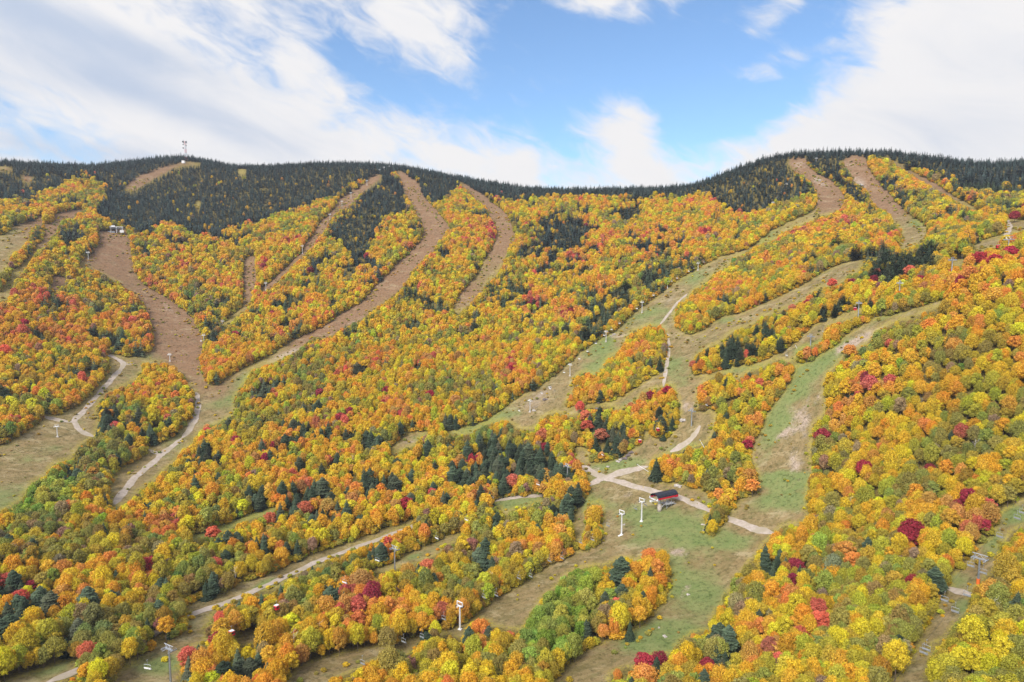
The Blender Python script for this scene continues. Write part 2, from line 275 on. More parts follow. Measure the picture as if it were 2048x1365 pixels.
GRNP = [(40,455,50,20,0,.6),(850,395,14,10,0,1.2),(1000,430,18,14,0,.9),(1660,375,25,12,-30,.9),(1835,445,16,8,0,1.5),(300,715,40,10,-10,.8),(500,760,40,14,20,.9),(470,800,50,14,10,.9),(440,850,40,14,20,.8),(60,920,40,8,0,.7),(20,1000,60,30,0,.7),(350,900,30,20,0,.5),
 (1520,480,40,14,20,1.3),(1400,550,36,14,25,.9),(1290,630,40,16,20,.9),(1200,690,30,20,30,1.2),(1200,735,40,20,30,1.3),(960,850,60,14,20,1.5),(860,875,30,12,0,.8),(1310,650,30,12,20,.8),(1350,740,24,30,60,.9),(1300,790,60,10,20,.8),(1450,640,30,8,0,.7),(1500,735,60,10,10,1),(1610,700,24,10,10,1.6),(1640,690,30,10,20,1),(1780,630,50,8,20,1),(1660,700,40,10,20,1.2),(1620,740,50,20,25,1.8),(1590,790,40,16,20,1.2),(1560,840,24,30,60,1.3),(1540,880,20,30,0,1),(1570,960,60,18,0,2.0),(1560,1000,50,14,0,1.3),(1600,1020,20,16,0,.6),
 (1230,930,60,8,5,1.5),(1370,900,40,12,15,1.2),(1180,1010,24,24,0,1.2),(1340,1050,80,30,-15,1.6),(1450,1080,60,16,-10,1.5),(1280,1080,30,16,0,1),(1330,1160,50,40,0,.9),(1400,1180,60,60,30,1.0),(1330,1270,60,30,0,1.7),(1290,1290,60,20,0,1.2),(500,1040,60,14,20,2.5),(400,1075,40,10,20,2),(1030,1005,60,14,0,2),(330,1330,60,20,0,1.3),(100,1340,50,12,20,.8),(530,1170,30,10,20,1.2),(830,1112,30,8,20,1.1),(2030,1030,30,20,0,1.4),(1985,1085,20,20,0,1.0),(1930,1215,20,20,0,1.3),(1910,1160,30,16,0,.9),(1420,1010,40,20,0,.6),(1190,960,30,20,0,.6)]
BARE = [(600,700,60,10,20,.9),(570,715,40,8,20,.9),(700,650,40,8,30,.6),(335,615,20,8,-50,.8),(350,650,8,30,-10,.5),(1600,330,26,8,0,.8),(1640,365,22,8,-30,1),(1620,410,50,8,10,.5),(1720,365,20,12,-45,1),(1700,330,16,8,0,.6),(1790,425,20,10,-30,.6),(1490,500,40,5,20,.9),(1340,600,20,14,40,.6),(1070,810,50,14,20,.7),(1090,785,40,10,20,.6),(1230,672,24,5,0,1),(1160,720,10,20,-30,.5),(1700,690,40,8,25,1.6),(1755,665,40,8,20,1.2),(1870,606,22,4,15,1.4),(1640,795,30,5,10,1),(1600,830,26,22,0,1.0),(1575,865,28,8,20,1.2),(1610,860,6,24,0,.8),(1590,930,12,20,0,.8),(1590,915,30,40,0,.4),(1355,1105,20,10,0,1.3),(1255,990,14,5,20,1),(1370,1185,6,26,-30,1),(1469,1062,10,3,0,1.3),(1370,812,26,10,0,1.3),(1720,515,30,10,0,.3),(820,885,30,5,0,.9),(640,1105,20,4,10,.9),(1190,940,20,8,0,.8),(1700,250,1,1,0,0),(1240,1340,60,14,0,.4),(1900,1250,20,60,30,.5),(1975,490,30,8,0,.6),(1310,745,12,3,0,.6)]
def field(lst, x, y):
    a = np.zeros(x.shape)
    for px, py, rx, ry, rot, s in lst:
        c, sn = math.cos(R(rot)), math.sin(R(rot)); dx = x-px; dy = -(y-py)
        u = (dx*c+dy*sn)/rx; v = (-dx*sn+dy*c)/ry
        a += s*np.exp(-(u*u+v*v))
    return a
def build_terrain():
    nx, ny = H.shape
    V = np.c_[MX.ravel(), MY.ravel(), H.ravel()]
    idx = np.arange(nx*ny).reshape(nx, ny)
    Fq = np.stack([idx[:-1, :-1], idx[1:, :-1], idx[1:, 1:], idx[:-1, 1:]], -1).reshape(-1, 4)
    me = bpy.data.meshes.new('hillside'); me.vertices.add(len(V)); me.vertices.foreach_set('co', V.ravel())
    me.loops.add(Fq.size); me.loops.foreach_set('vertex_index', Fq.ravel().astype(np.int32))
    me.polygons.add(len(Fq)); me.polygons.foreach_set('loop_start', (np.arange(len(Fq))*4).astype(np.int32))
    me.update(); me.polygons.foreach_set('use_smooth', np.ones(len(Fq), bool))
    x, y, d = project(V); ok = (d > 50) & (x > -400) & (x < 2450) & (y > 200) & (y < 1700)
    op = np.zeros(len(V)); op[ok] = look(soft, x[ok], y[ok])
    gr = np.zeros(len(V)); rd = np.zeros(len(V)); br = np.zeros(len(V))
    gr[ok] = field(GRNP, x[ok], y[ok]); rd[ok] = field(REDP, x[ok], y[ok]); br[ok] = field(BARE, x[ok], y[ok])
    att = me.color_attributes.new('cover', 'FLOAT_COLOR', 'POINT')
    att.data.foreach_set('color', np.c_[np.clip(op, 0, 1), np.clip(gr, 0, 1.6)/1.6, np.clip(rd, 0, 1), np.clip(br*.75, 0, 1)].astype(np.float32).ravel())
    m, t, b, out = new_mat('hillside_grass'); me.materials.append(m)
    at = t.new('ShaderNodeAttribute', attribute_name='cover'); sp = t.new('ShaderNodeSeparateColor'); t.l.new(at.outputs['Color'], sp.inputs[0])
    geo = t.new('ShaderNodeNewGeometry'); pos = geo.outputs['Position']
    def stretched(scale, rot=R(35)):
        mp = t.new('ShaderNodeMapping', vector_type='TEXTURE'); t.l.new(pos, mp.inputs[0]); mp.inputs[2].default_value = (0, 0, rot); mp.inputs[3].default_value = scale
        return mp.outputs[0]
    nA = t.noise(pos, .035, 5, .6); nB = t.noise(pos, .13, 8, .72); nC = t.noise(pos, 1.1, 4, .7); nD = t.noise(stretched((16, 5, 8)), 1.0, 7, .7, .8)
    ochre = t.mix(t.ramp(nB, .3, .7), (.235, .165, .08), (.33, .245, .125))
    ochre = t.mix(t.ramp(nD, .35, .7), ochre, (.165, .135, .055))
    green = t.mix(t.ramp(nB, .3, .7), (.145, .195, .065), (.22, .235, .09))
    red = t.mix(t.ramp(nD, .3, .7), (.19, .098, .062), (.29, .165, .105))
    bare = t.mix(t.ramp(nC, .3, .7), (.30, .22, .17), (.46, .37, .30))
    gf = t.math('ADD', t.math('MULTIPLY', sp.outputs[1], 1.6), t.math('MULTIPLY', t.math('SUBTRACT', nA, .50), 2.0))
    nE = t.noise(pos, .42, 7, .78)
    gf = t.ramp(t.math('ADD', gf, t.math('MULTIPLY', t.math('SUBTRACT', nB, .5), 1.4)), .05, 1.0)
    rf = t.ramp(t.math('ADD', sp.outputs[2], t.math('MULTIPLY', t.math('SUBTRACT', nB, .5), 1.2)), .15, .75)
    bf = t.ramp(t.math('ADD', at.outputs['Alpha'], t.math('ADD', t.math('MULTIPLY', t.math('SUBTRACT', nD, .5), 1.5), t.math('MULTIPLY', t.math('SUBTRACT', nC, .5), 1.0))), .25, .95)
    gf = t.math('MULTIPLY', gf, t.math('SUBTRACT', 1.0, t.math('MULTIPLY', rf, .75)))
    nF = t.noise(stretched((22, 9, 9), R(-12)), 1.0, 8, .72, .5)
    ochre = t.mix(t.ramp(nF, .50, .66), ochre, (.36, .29, .165)); red = t.mix(t.ramp(nF, .52, .70), red, (.30, .21, .13)); red = t.mix(t.ramp(nB, .52, .68), red, (.145, .085, .055))
    c = t.mix(gf, ochre, green); c = t.mix(t.math('MULTIPLY', rf, .74), c, red); c = t.mix(bf, c, bare)
    c = t.mix(t.ramp(nC, .66, .80), c, (.36, .30, .07))       # tufts of yellow weeds
    c = t.mix(t.ramp(t.noise(pos, 2.2, 3, .7), .62, .80), c, (.09, .085, .03))
    c = t.mix(t.ramp(nE, .36, .52), t.mix(1.0, c, (.52, .55, .50), 'MULTIPLY'), c)
    c = t.mix(t.ramp(nE, .60, .78), c, t.mix(1.0, c, (1.35, 1.3, 1.25), 'MULTIPLY'))
    vg = t.math('MULTIPLY', t.ramp(nC, .38, .58), t.math('SUBTRACT', 1.0, t.ramp(t.math('ADD', sp.outputs[0], t.math('MULTIPLY', t.math('SUBTRACT', nB, .5), .6)), .55, .98)))
    c = t.mix(t.math('MULTIPLY', t.math('MULTIPLY', vg, .75), t.math('SUBTRACT', 1.0, rf)), c, (.36, .30, .055))
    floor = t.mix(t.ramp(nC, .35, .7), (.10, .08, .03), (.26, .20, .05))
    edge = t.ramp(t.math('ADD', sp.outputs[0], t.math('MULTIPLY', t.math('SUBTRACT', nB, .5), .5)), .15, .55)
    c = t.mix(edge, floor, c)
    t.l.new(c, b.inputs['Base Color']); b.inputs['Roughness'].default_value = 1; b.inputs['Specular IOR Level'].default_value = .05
    bp = t.new('ShaderNodeBump'); bp.inputs['Strength'].default_value = .8; bp.inputs['Distance'].default_value = .6; t.l.new(nC, bp.inputs['Height']); t.l.new(bp.outputs[0], b.inputs['Normal'])
    o = bpy.data.objects.new('hillside', me); col.objects.link(o); o['kind'] = 'structure'
build_terrain()
# ------------------------------------------------------------------ gravel roads
def gravel():
    m, t, b, out = new_mat('gravel'); pos = t.new('ShaderNodeNewGeometry').outputs['Position']
    c = t.mix(t.ramp(t.noise(pos, .5, 6, .7), .3, .7), (.33, .275, .235), (.47, .40, .35)); c = t.mix(t.ramp(t.noise(pos, .12, 3), .4, .7), c, (.33, .28, .21))
    t.l.new(c, b.inputs['Base Color']); return m
GRAVEL = gravel()
ROADN = [0]
def road(name, pxs, width, mat=GRAVEL):
    ROADN[0] += 1; lift = .10+.012*ROADN[0]
    P = np.array([hit(*p)[:2] for p in pxs]); seg = np.hypot(*np.diff(P, axis=0).T); s = np.r_[0, np.cumsum(seg)]
    tt = np.linspace(0, s[-1], max(int(s[-1]/2.0), 3)); L = np.c_[np.interp(tt, s, P[:, 0]), np.interp(tt, s, P[:, 1])]
    for _ in range(6): L[1:-1] = (L[:-2]+2*L[1:-1]+L[2:])/4
    T = np.gradient(L, axis=0); T /= np.linalg.norm(T, axis=1)[:, None]; N = np.c_[-T[:, 1], T[:, 0]]
    K = 6; V = []; Fc = []
    for i in range(len(L)):
        tp = min(1.0, .25+.25*min(i, len(L)-1-i)); width_ = width*tp
        width_ *= .85; w1 = width_*(1+.16*math.sin(i*.7)+.14*random.uniform(-1, 1)); w0 = width_*(1+.16*math.cos(i*.53)+.14*random.uniform(-1, 1))
        for k in range(K+1):
            f = k/K; p = L[i]+N[i]*(w1*.5*f-w0*.5*(1-f)); e = lift if 0 < k < K else lift-.09
            V.append((p[0], p[1], float(ground(*p))+e))
    for i in range(len(L)-1):
        for k in range(K):
            a = i*(K+1)+k; Fc.append((a, a+K+1, a+K+2, a+1))
    o = obj(name, V, Fc, mat, smooth=True); o['kind'] = 'structure'
    return o
for nm, pp, wd in [('gravel_road', [(212,707),(240,721),(250,729),(238,742),(222,760),(190,797),(165,825),(147,842),(155,858),(172,868),(190,875)], 5),
    ('gravel_road', [(250,729),(258,727),(268,728)], 5), ('gravel_road', [(85,832),(98,836),(120,842),(147,845)], 5.5),
    ('gravel_road', [(364,877),(345,893),(326,906),(318,915),(300,930),(285,943),(272,953),(250,980),(228,1010)], 5.5), ('gravel_road', [(297,899),(308,903),(320,912)], 5),
    ('gravel_track', [(392,785),(396,818),(388,845),(375,865),(364,877)], 6),
    ('gravel_road', [(1157,931),(1178,941),(1198,952),(1222,960),(1260,970),(1300,982),(1340,990),(1375,1001),(1420,1021),(1465,1042),(1500,1055),(1548,1068)], 6),
    ('gravel_road', [(1178,972),(1195,961),(1215,954),(1250,943),(1275,938),(1296,934)], 7), ('gravel_road', [(1340,904),(1360,895),(1380,883),(1395,865),(1400,852)], 5.5),
    ('gravel_road', [(1185,966),(1150,978),(1091,991),(1020,996),(978,1004),(930,1018),(880,1034),(830,1051),(790,1067),(740,1085),(680,1107),(620,1130),(560,1160),(520,1177),(480,1195),(420,1217),(375,1232),(320,1262),(240,1302),(155,1342),(90,1368)], 4.6),
    ('gravel_road', [(1885,1174),(1905,1180),(1925,1186),(1950,1196)], 4.5), ('dirt_track', [(1335,668),(1338,700),(1332,740),(1327,774)], 3.5),
    ('dirt_track', [(1375,588),(1355,605),(1335,632),(1320,650)], 3.5), ('dirt_track', [(2013,440),(2020,455),(2012,472)], 5)]:
    road(nm, pp, wd)
# ------------------------------------------------------------------ foliage materials
def leaf_mat(name, trans, vary=.48):
    m = bpy.data.materials.new(name); m.use_nodes = True; t = NT(m.node_tree); t.n.clear()
    out = t.new('ShaderNodeOutputMaterial')
    a = t.new('ShaderNodeAttribute', attribute_type='INSTANCER', attribute_name='tint'); b = t.new('ShaderNodeAttribute', attribute_type='INSTANCER', attribute_name='tint2')
    f = t.new('ShaderNodeAttribute', attribute_name='blend'); r = t.new('ShaderNodeAttribute', attribute_name='rnd')
    c = t.mix(f.outputs['Fac'], a.outputs['Color'], b.outputs['Color'])
    k = t.math('ADD', 1-vary, t.math('MULTIPLY', r.outputs['Fac'], 2*vary))
    comb = t.new('ShaderNodeCombineColor'); [t.l.new(k, comb.inputs[i]) for i in range(3)]
    c = t.mix(1.0, c, comb.outputs[0], 'MULTIPLY')
    d = t.new('ShaderNodeBsdfDiffuse'); tr = t.new('ShaderNodeBsdfTranslucent'); mx = t.new('ShaderNodeMixShader')
    t.l.new(c, d.inputs[0]); t.l.new(c, tr.inputs[0]); mx.inputs[0].default_value = trans
    t.l.new(d.outputs[0], mx.inputs[1]); t.l.new(tr.outputs[0], mx.inputs[2]); t.l.new(mx.outputs[0], out.inputs[0])
    return m
LEAF = leaf_mat('autumn_leaves', .44, .34); NEEDLE = leaf_mat('spruce_needles', .12, .55)
def plain(name, c, rough=.8, metal=0.0, n=0.0, nscale=3.0):
    m, t, b, out = new_mat(name); b.inputs['Roughness'].default_value = rough; b.inputs['Metallic'].default_value = metal
    if n:
        tc = t.new('ShaderNodeTexCoord'); v = t.ramp(t.noise(tc.outputs['Object'], nscale, 5, .65), .3, .7)
        t.l.new(t.mix(v, tuple(k*(1-n) for k in c), tuple(min(1, k*(1+n)) for k in c)), b.inputs['Base Color'])
    else: b.inputs['Base Color'].default_value = (*c, 1)
    return m
BARK = plain('bark', (.16, .125, .10), .95, n=.35, nscale=1.5); PALEBARK = plain('birch_bark', (.55, .52, .47), .9, n=.3, nscale=2)
# ------------------------------------------------------------------ tree meshes
def tube_pts(pts, rad, sides=6):
    V = []; Fc = []
    P = [Vector(p) for p in pts]
    for i, p in enumerate(P):
        d = (P[min(i+1, len(P)-1)]-P[max(i-1, 0)]).normalized(); q = d.to_track_quat('Z', 'Y')
        for k in range(sides):
            a = 2*math.pi*k/sides; V.append(p+q @ Vector((math.cos(a)*rad[i], math.sin(a)*rad[i], 0)))
    for i in range(len(P)-1):
        for k in range(sides):
            a = i*sides+k; b = i*sides+(k+1) % sides; Fc.append((a, b, b+sides, a+sides))
    Fc.append(tuple(range(len(V)-sides, len(V)))); Fc.append(tuple(range(sides))[::-1])
    return V, Fc
def join(parts):
    V = []; Fc = []
    for v, f in parts:
        o = len(V); V += list(v); Fc += [tuple(i+o for i in q) for q in f]
    return V, Fc
def quads(C, N, size, g, tri=False):
    "leaf clumps: one small bent quad per centre"
    n = len(C); N = N/np.linalg.norm(N, axis=1)[:, None]
    r = g.normal(size=(n, 3)); U = np.cross(N, r); U /= np.linalg.norm(U, axis=1)[:, None]; W = np.cross(N, U)
    s = size[:, None]; a = .5+.25*g.random((n, 1)); b = .5+.25*g.random((n, 1))
    V = np.stack([C-U*s*a-W*s*.35, C+W*s*-.55+U*s*.15, C+U*s*b+W*s*.3, C-U*s*.1+W*s*.6], 1)
    V[:, 1] += N*s*.12; V[:, 3] -= N*s*.15
    return V.reshape(-1, 3)
def broadleaf(seed, nleaf, lsize, h=12.5, rx=4.0, base=.14, lobes=22, tall=1.0, sparse=0.0):
    g = np.random.default_rng(seed); rr = random.Random(seed)
    cz = h*(base+1)/2; rz = h*(1-base)/2
    L = []
    for i in range(lobes):
        z = 1-2*(i+.5)/lobes*.86; a = i*2.399+g.random()*.7; q = math.sqrt(max(0, 1-z*z)); sp = (.62+.30*g.random())*(1 if z < .2 else 1-.18*z)
        r = (.95+.85*g.random())*rx/4.1
        L.append((rx*q*math.cos(a)*sp, rx*q*math.sin(a)*sp, cz+rz*z*.68, r))
    L.append((0, 0, cz, rx*.5)); L = np.array(L)
    wts_ = L[:, 3]**2; pick = g.choice(len(L), nleaf*2, p=wts_/wts_.sum())
    D = g.normal(size=(nleaf*2, 3)); D[:, 2] += .25; D /= np.linalg.norm(D, axis=1)[:, None]
    C = L[pick, :3]+D*L[pick, 3:4]*(.74+.56*g.random((nleaf*2, 1))**1.4)*(1+.13*np.sin(D[:, :1]*5+seed)+.13*np.sin(D[:, 1:2]*6+pick[:, None]))*np.array([1, 1, .88])
    dd = np.linalg.norm(C[:, None, :]-L[None, :, :3], axis=2)/L[None, :, 3]; dd[np.arange(len(C)), pick] = 9
    keep = (dd.min(1) > .80) & (C[:, 2] > h*base*.75); C = C[keep][:nleaf]; D = D[keep][:nleaf]; pk = pick[keep][:nleaf]
    N = D+np.array([0, 0, .25])+g.normal(size=D.shape)*.55
    sz = lsize*(.7+.6*g.random(len(C)))
    V = quads(C, N, sz, g)
    hf = (C[:, 2]-h*base)/(h*(1-base)); lobe = g.random(len(L))
    bl = np.clip(1.15-1.25*hf+.55*(lobe[pk]-.5)+.5*(g.random(len(C))-.5), 0, 1)
    parts = [tube_pts([(0, 0, -1.2), (.05, .03, h*.2), (-.05, .1, h*.5), (0, 0, h*.78)], [.24, .19, .13, .04])]
    for i in range(5):
        a = i*1.9+g.random(); z0 = h*(.28+.09*i); parts.append(tube_pts([(0, 0, z0), (math.cos(a)*rx*.4, math.sin(a)*rx*.4, z0+h*.12), (math.cos(a)*rx*.75, math.sin(a)*rx*.75, z0+h*.2)], [.10, .07, .02], 5))
    return V, bl, g.random(len(C)), join(parts)
def conifer(seed, whorls, per, h=10.0, r=2.1, droop=.35, fine=True, rnd_=False):
    g = np.random.default_rng(seed); V = []; bl = []; rn = []
    for i in range(whorls):
        f = (i+.35)/whorls; z = h*(.07+.93*f); rad = r*((1-f)**.82 if not rnd_ else (max(0, 1-f**2.4))**.75*(.55+.45*min(1, f*3.2)))*(.80+.4*g.random())+.10
        k = max(4, int(per*(.45+.55*(1-f))))
        for j in range(k):
            a = 2*math.pi*(j+g.random()*.6)/k+i*.9; L = rad*(.72+.45*g.random()); c, s = math.cos(a), math.sin(a)
            wd = L*(.30 if fine else .42)+.08
            up = h/whorls*(.9 if not fine else .7)
            rt = (0, 0, z+up*.5); mid = np.array((c*L*.55, s*L*.55, z-droop*L*.30)); tip = (c*L, s*L, z-droop*L)
            n_ = np.array((-s, c, 0))*wd
            segs = [(rt, mid-n_*.9, mid+np.array((0, 0, up*.18)), mid+n_*.9)]
            segs.append((mid-n_*.75, tip, mid+n_*.75, mid+np.array((0, 0, up*.25))))
            if fine:
                for sg in (-1, 1):
                    q = mid+n_*sg*1.2; segs.append((mid*.8+np.array((0, 0, z*.2)), q-np.array((0, 0, .22)), q+np.array((c, s, -.35))*L*.28, mid+np.array((c, s, 0))*L*.25))
            t_ = g.random()
            for sg in segs: V += [np.array(p) for p in sg]; bl.append(t_); rn.append(.25+.5*g.random()+.25*f)
    V += [np.array(p) for p in ((-.12, 0, h*.93), (.12, 0, h*.93), (.03, .03, h*1.03), (-.03, 0, h*1.03))]; bl.append(.5); rn.append(.7)
    return np.array(V), np.array(bl), np.array(rn), tube_pts([(0, 0, -1.0), (0, 0, h*.4), (0, 0, h*.93)], [.17, .12, .03], 6)
def bare_tree(seed, h=9.0, n=10):
    g = random.Random(seed); parts = [tube_pts([(0, 0, -1), (.1, 0, h*.4), (0, .1, h*.8), (.1, .1, h)], [.16, .12, .06, .02])]
    for i in range(n):
        a = g.random()*6.3; z = h*(.35+.6*i/n); L = 1.2+g.random()*1.3
        p = (math.cos(a)*L*.6, math.sin(a)*L*.6, z+.7); parts.append(tube_pts([(0, 0, z), p, (math.cos(a+.3)*L, math.sin(a+.3)*L, z+1.5)], [.05, .035, .012], 4))
        parts.append(tube_pts([p, (p[0]+g.uniform(-.6, .6), p[1]+g.uniform(-.6, .6), p[2]+.9)], [.03, .01], 4))
    return join(parts)
def foliage_mesh(name, V, bl, rn, mat, trunk=None, tmat=None):
    n = len(V)//4; Fc = [(4*i, 4*i+1, 4*i+2, 4*i+3) for i in range(n)]; verts = [tuple(map(float, v)) for v in V]
    b4 = np.repeat(bl, 4); r4 = np.repeat(rn, 4)
    if trunk:
        o = len(verts); verts += [tuple(v) for v in trunk[0]]; Fc += [tuple(i+o for i in q) for q in trunk[1]]
        b4 = np.r_[b4, np.zeros(len(trunk[0]))]; r4 = np.r_[r4, np.zeros(len(trunk[0]))]
    me = bpy.data.meshes.new(name); me.from_pydata(verts, [], Fc)
    a = me.attributes.new('blend', 'FLOAT', 'POINT'); a.data.foreach_set('value', b4.astype(np.float32))
    a = me.attributes.new('rnd', 'FLOAT', 'POINT'); a.data.foreach_set('value', r4.astype(np.float32))
    me.materials.append(mat)
    if trunk:
        me.materials.append(tmat); mi = np.zeros(len(Fc), np.int32); mi[n:] = 1; me.polygons.foreach_set('material_index', mi)
    me.update(); return me
def plain_mesh(name, vf, mat):
    me = bpy.data.meshes.new(name); me.from_pydata([tuple(v) for v in vf[0]], [], vf[1]); me.materials.append(mat); me.update(); return me
# kinds of crown: 0-5 broadleaf near, then far; conifers likewise.  Near ones also as separate crown and trunk for single trees
BL_ARGS = [dict(), dict(h=13.5, rx=3.7, lobes=24), dict(h=11.5, rx=4.4, lobes=26, base=.18), dict(h=13, rx=3.2, lobes=19, base=.2), dict(h=14.0, rx=2.8, lobes=18, base=.30), dict(h=12, rx=4.0, lobes=17, base=.15)]
NEARB = [broadleaf(100+i, 4600, .37, **BL_ARGS[i]) for i in range(6)]
MIDB = [broadleaf(100+i, 1700, .62, **BL_ARGS[i]) for i in range(6)]
FARB = [broadleaf(100+i, 560, 1.10, **BL_ARGS[i]) for i in range(6)]
CN_ARGS = [dict(), dict(h=10.5, r=2.6, rnd_=True, droop=.12), dict(h=9.5, r=2.8), dict(h=10, r=2.9, rnd_=True, droop=.05)]
NEARC = [conifer(200+i, 20, 15, **CN_ARGS[i]) for i in range(4)]
FARC = [conifer(200+i, 9, 8, fine=False, **CN_ARGS[i]) for i in range(4)]
src = bpy.data.collections.new('tree_kinds')
def source(nm, d, mat, tm):
    o = bpy.data.objects.new(nm, foliage_mesh(nm, d[0], d[1], d[2], mat, d[3], tm)); src.objects.link(o)
for i in range(6): source('a%02d' % i, NEARB[i], LEAF, BARK)
for i in range(6): source('b%02d' % i, MIDB[i], LEAF, BARK)
for i in range(6): source('c%02d' % i, FARB[i], LEAF, BARK)
for i in range(4): source('d%02d' % i, NEARC[i], NEEDLE, BARK)
for i in range(4): source('e%02d' % i, FARC[i], NEEDLE, BARK)
CROWNB = [foliage_mesh('crown', *NEARB[i][:3], LEAF) for i in range(6)]; TRUNKB = [plain_mesh('trunk', NEARB[i][3], BARK if i != 4 else PALEBARK) for i in range(6)]
CROWNC = [foliage_mesh('crown', *NEARC[i][:3], NEEDLE) for i in range(4)]; TRUNKC = [plain_mesh('trunk', NEARC[i][3], BARK) for i in range(4)]
DIMB = [(a.get('h', 12.5), a.get('rx', 4.0)) for a in BL_ARGS]; DIMC = [(a.get('h', 10.0), a.get('r', 2.1)) for a in CN_ARGS]
# ------------------------------------------------------------------ where the trees stand
CONZ = [([(-150,300),(0,318),(120,322),(300,312),(370,305),(480,322),(700,315),(790,322),(770,340),(740,353),(690,385),(640,405),(560,430),(515,440),(430,472),(390,470),(330,445),(260,470),(255,455),(200,440),(190,415),(215,380),(180,350),(120,365),(100,382),(50,398),(-150,398)], .95),
 ([(770,345),(800,360),(815,400),(822,430),(770,432),(752,470),(745,500),(700,512),(680,482),(655,470),(648,462),(700,410),(740,365)], .95),
 ([(610,510),(700,500),(745,510),(800,520),(700,560),(640,580),(590,600),(600,540)], .56),
 ([(800,325),(900,340),(1100,370),(1390,372),(1390,392),(1250,392),(1110,390),(1030,398),(1000,402),(960,385),(930,372),(900,390),(875,416),(845,395),(835,360)], .95),
 ([(1040,440),(1110,420),(1190,430),(1200,470),(1150,500),(1050,520),(1010,580),(960,590),(1020,510),(1035,480)], .7),
 ([(1200,400),(1300,410),(1280,440),(1210,450)], .55),
 ([(1395,372),(1480,325),(1590,300),(1600,345),(1630,365),(1630,388),(1590,402),(1560,412),(1510,432),(1460,422),(1425,402)], .93),
 ([(1610,303),(1700,305),(1690,325),(1705,370),(1740,400),(1760,425),(1770,440),(1740,435),(1700,402),(1690,382),(1655,355),(1615,340)], .9),
 ([(1730,292),(1800,297),(1870,318),(2200,320),(2200,350),(1990,350),(1900,350),(1850,342),(1800,335),(1770,318),(1745,320),(1800,370),(1870,400),(1850,410),(1800,402),(1765,374)], .9),
 ([(1800,330),(2048,350),(2200,350),(2200,430),(1990,422),(1900,382)], .55), ([(1640,470),(1760,460),(1800,500),(1700,515),(1620,500)], .3),
 ([(58,443),(87,443),(90,480),(70,502),(58,492)], .95), ([(110,440),(170,440),(172,462),(150,495),(120,488),(100,486)], .85), ([(10,510),(60,500),(50,530),(10,545)], .7), ([(30,535),(90,530),(80,560),(40,560)], .6),
 ([(1200,590),(1270,540),(1390,500),(1400,525),(1340,560),(1270,600),(1230,650),(1180,690),(1140,700),(1160,650)], .62),
 ([(700,640),(760,650),(780,680),(680,700),(640,690)], .55), ([(390,640),(500,600),(520,640),(470,720),(430,700)], .48),
 ([(370,870),(460,870),(450,940),(380,960),(345,950)], .6), ([(480,790),(500,760),(560,740),(600,760),(520,820)], .5),
 ([(1425,685),(1530,640),(1560,640),(1545,700),(1440,742)], .75), ([(1560,650),(1740,560),(1740,590),(1640,650),(1560,690)], .4),
 ([(1725,530),(1765,490),(1850,490),(1890,510),(1850,550),(1760,570)], .8),
 ([(1275,790),(1357,790),(1360,860),(1330,882),(1285,850)], .66), ([(1150,850),(1190,820),(1250,850),(1285,870),(1250,902),(1180,922),(1172,890),(1195,875)], .6),
 ([(960,870),(1130,890),(1140,950),(1080,980),(930,985),(850,990),(840,960),(940,920)], .6),
 ([(1400,1290),(1480,1280),(1450,1365),(1340,1365)], .6), ([(1500,1110),(1560,1070),(1580,1120),(1640,1140),(1610,1190),(1530,1170)], .5),
 ([(-20,1160),(110,1150),(140,1180),(60,1235),(-20,1235)], .7), ([(835,1040),(868,1030),(880,1060),(840,1080)], .8), ([(1225,1110),(1260,1120),(1255,1170),(1210,1180)], .55),
 ([(1225,690),(1262,690),(1235,770),(1200,765)], .6), ([(1395,760),(1440,742),(1475,752),(1400,810)], .45), ([(1470,800),(1500,800),(1490,860),(1465,850)], .7), ([(615,1130),(635,1130),(632,1190),(612,1180)], .8)]
cmask = np.zeros((MH, MW))
for poly, v in CONZ:
    m = inpoly(mx, my, poly); cmask[m] = np.maximum(cmask[m], v)
rx_ = [r[0] for r in RIDGE]; ry_ = [r[1] for r in RIDGE]
cmask[my < np.interp(mx, rx_, ry_)+5] = .97
cmask = np.maximum(blur(cmask, 6), np.where(my < np.interp(mx, rx_, ry_)+4, .97, 0))
WARM = [(250,610,130,70,1),(380,520,110,60,1),(80,620,120,60,.9),(700,560,160,60,.5),(920,450,60,60,.7),(1250,450,180,70,.9),(1350,500,100,50,.9),(1600,480,120,50,.7),(1950,540,110,40,1.2),(1050,560,150,60,.5),(60,400,100,30,.7),(1100,930,80,60,.8),(400,740,60,40,.6),(650,1080,160,40,.5),(700,1180,90,60,.7),(1230,1000,60,60,.6),(1250,680,60,60,.5),(1600,1230,80,80,.4),(60,660,60,50,.8),(150,700,80,40,.5)]
COOL = [(60,1090,160,60,.5),(250,1200,200,70,.6),(500,1230,120,70,.5),(1150,1320,120,50,.5),(1600,1330,160,50,.4),(270,860,70,60,1.3),(120,980,110,60,1.8),(220,900,60,40,1.0),(100,820,120,50,.6),(300,1110,180,40,1.1),(150,1050,140,40,.9),(350,1180,120,50,.9),(1120,1230,70,70,2.6),(1900,950,160,90,.9),(1750,1230,200,100,.9),(1700,1100,160,60,.7),(620,1290,100,60,.9),(700,880,260,90,.3),(1850,700,200,80,.3),(1500,860,60,60,.5),(900,1150,160,50,.7),(450,1010,60,40,.2),(1950,1280,100,80,1.0),(80,1300,150,60,.7),(1200,880,60,30,.6),(620,830,120,50,.4),(1820,640,60,40,.6),(850,780,200,60,.3),(1400,1150,60,60,.4)]
def bf(lst, x, y):
    a = np.zeros(x.shape)
    for px, py, rx, ry, s in lst: a += s*np.exp(-((x-px)/rx)**2-((y-py)/ry)**2)
    return a
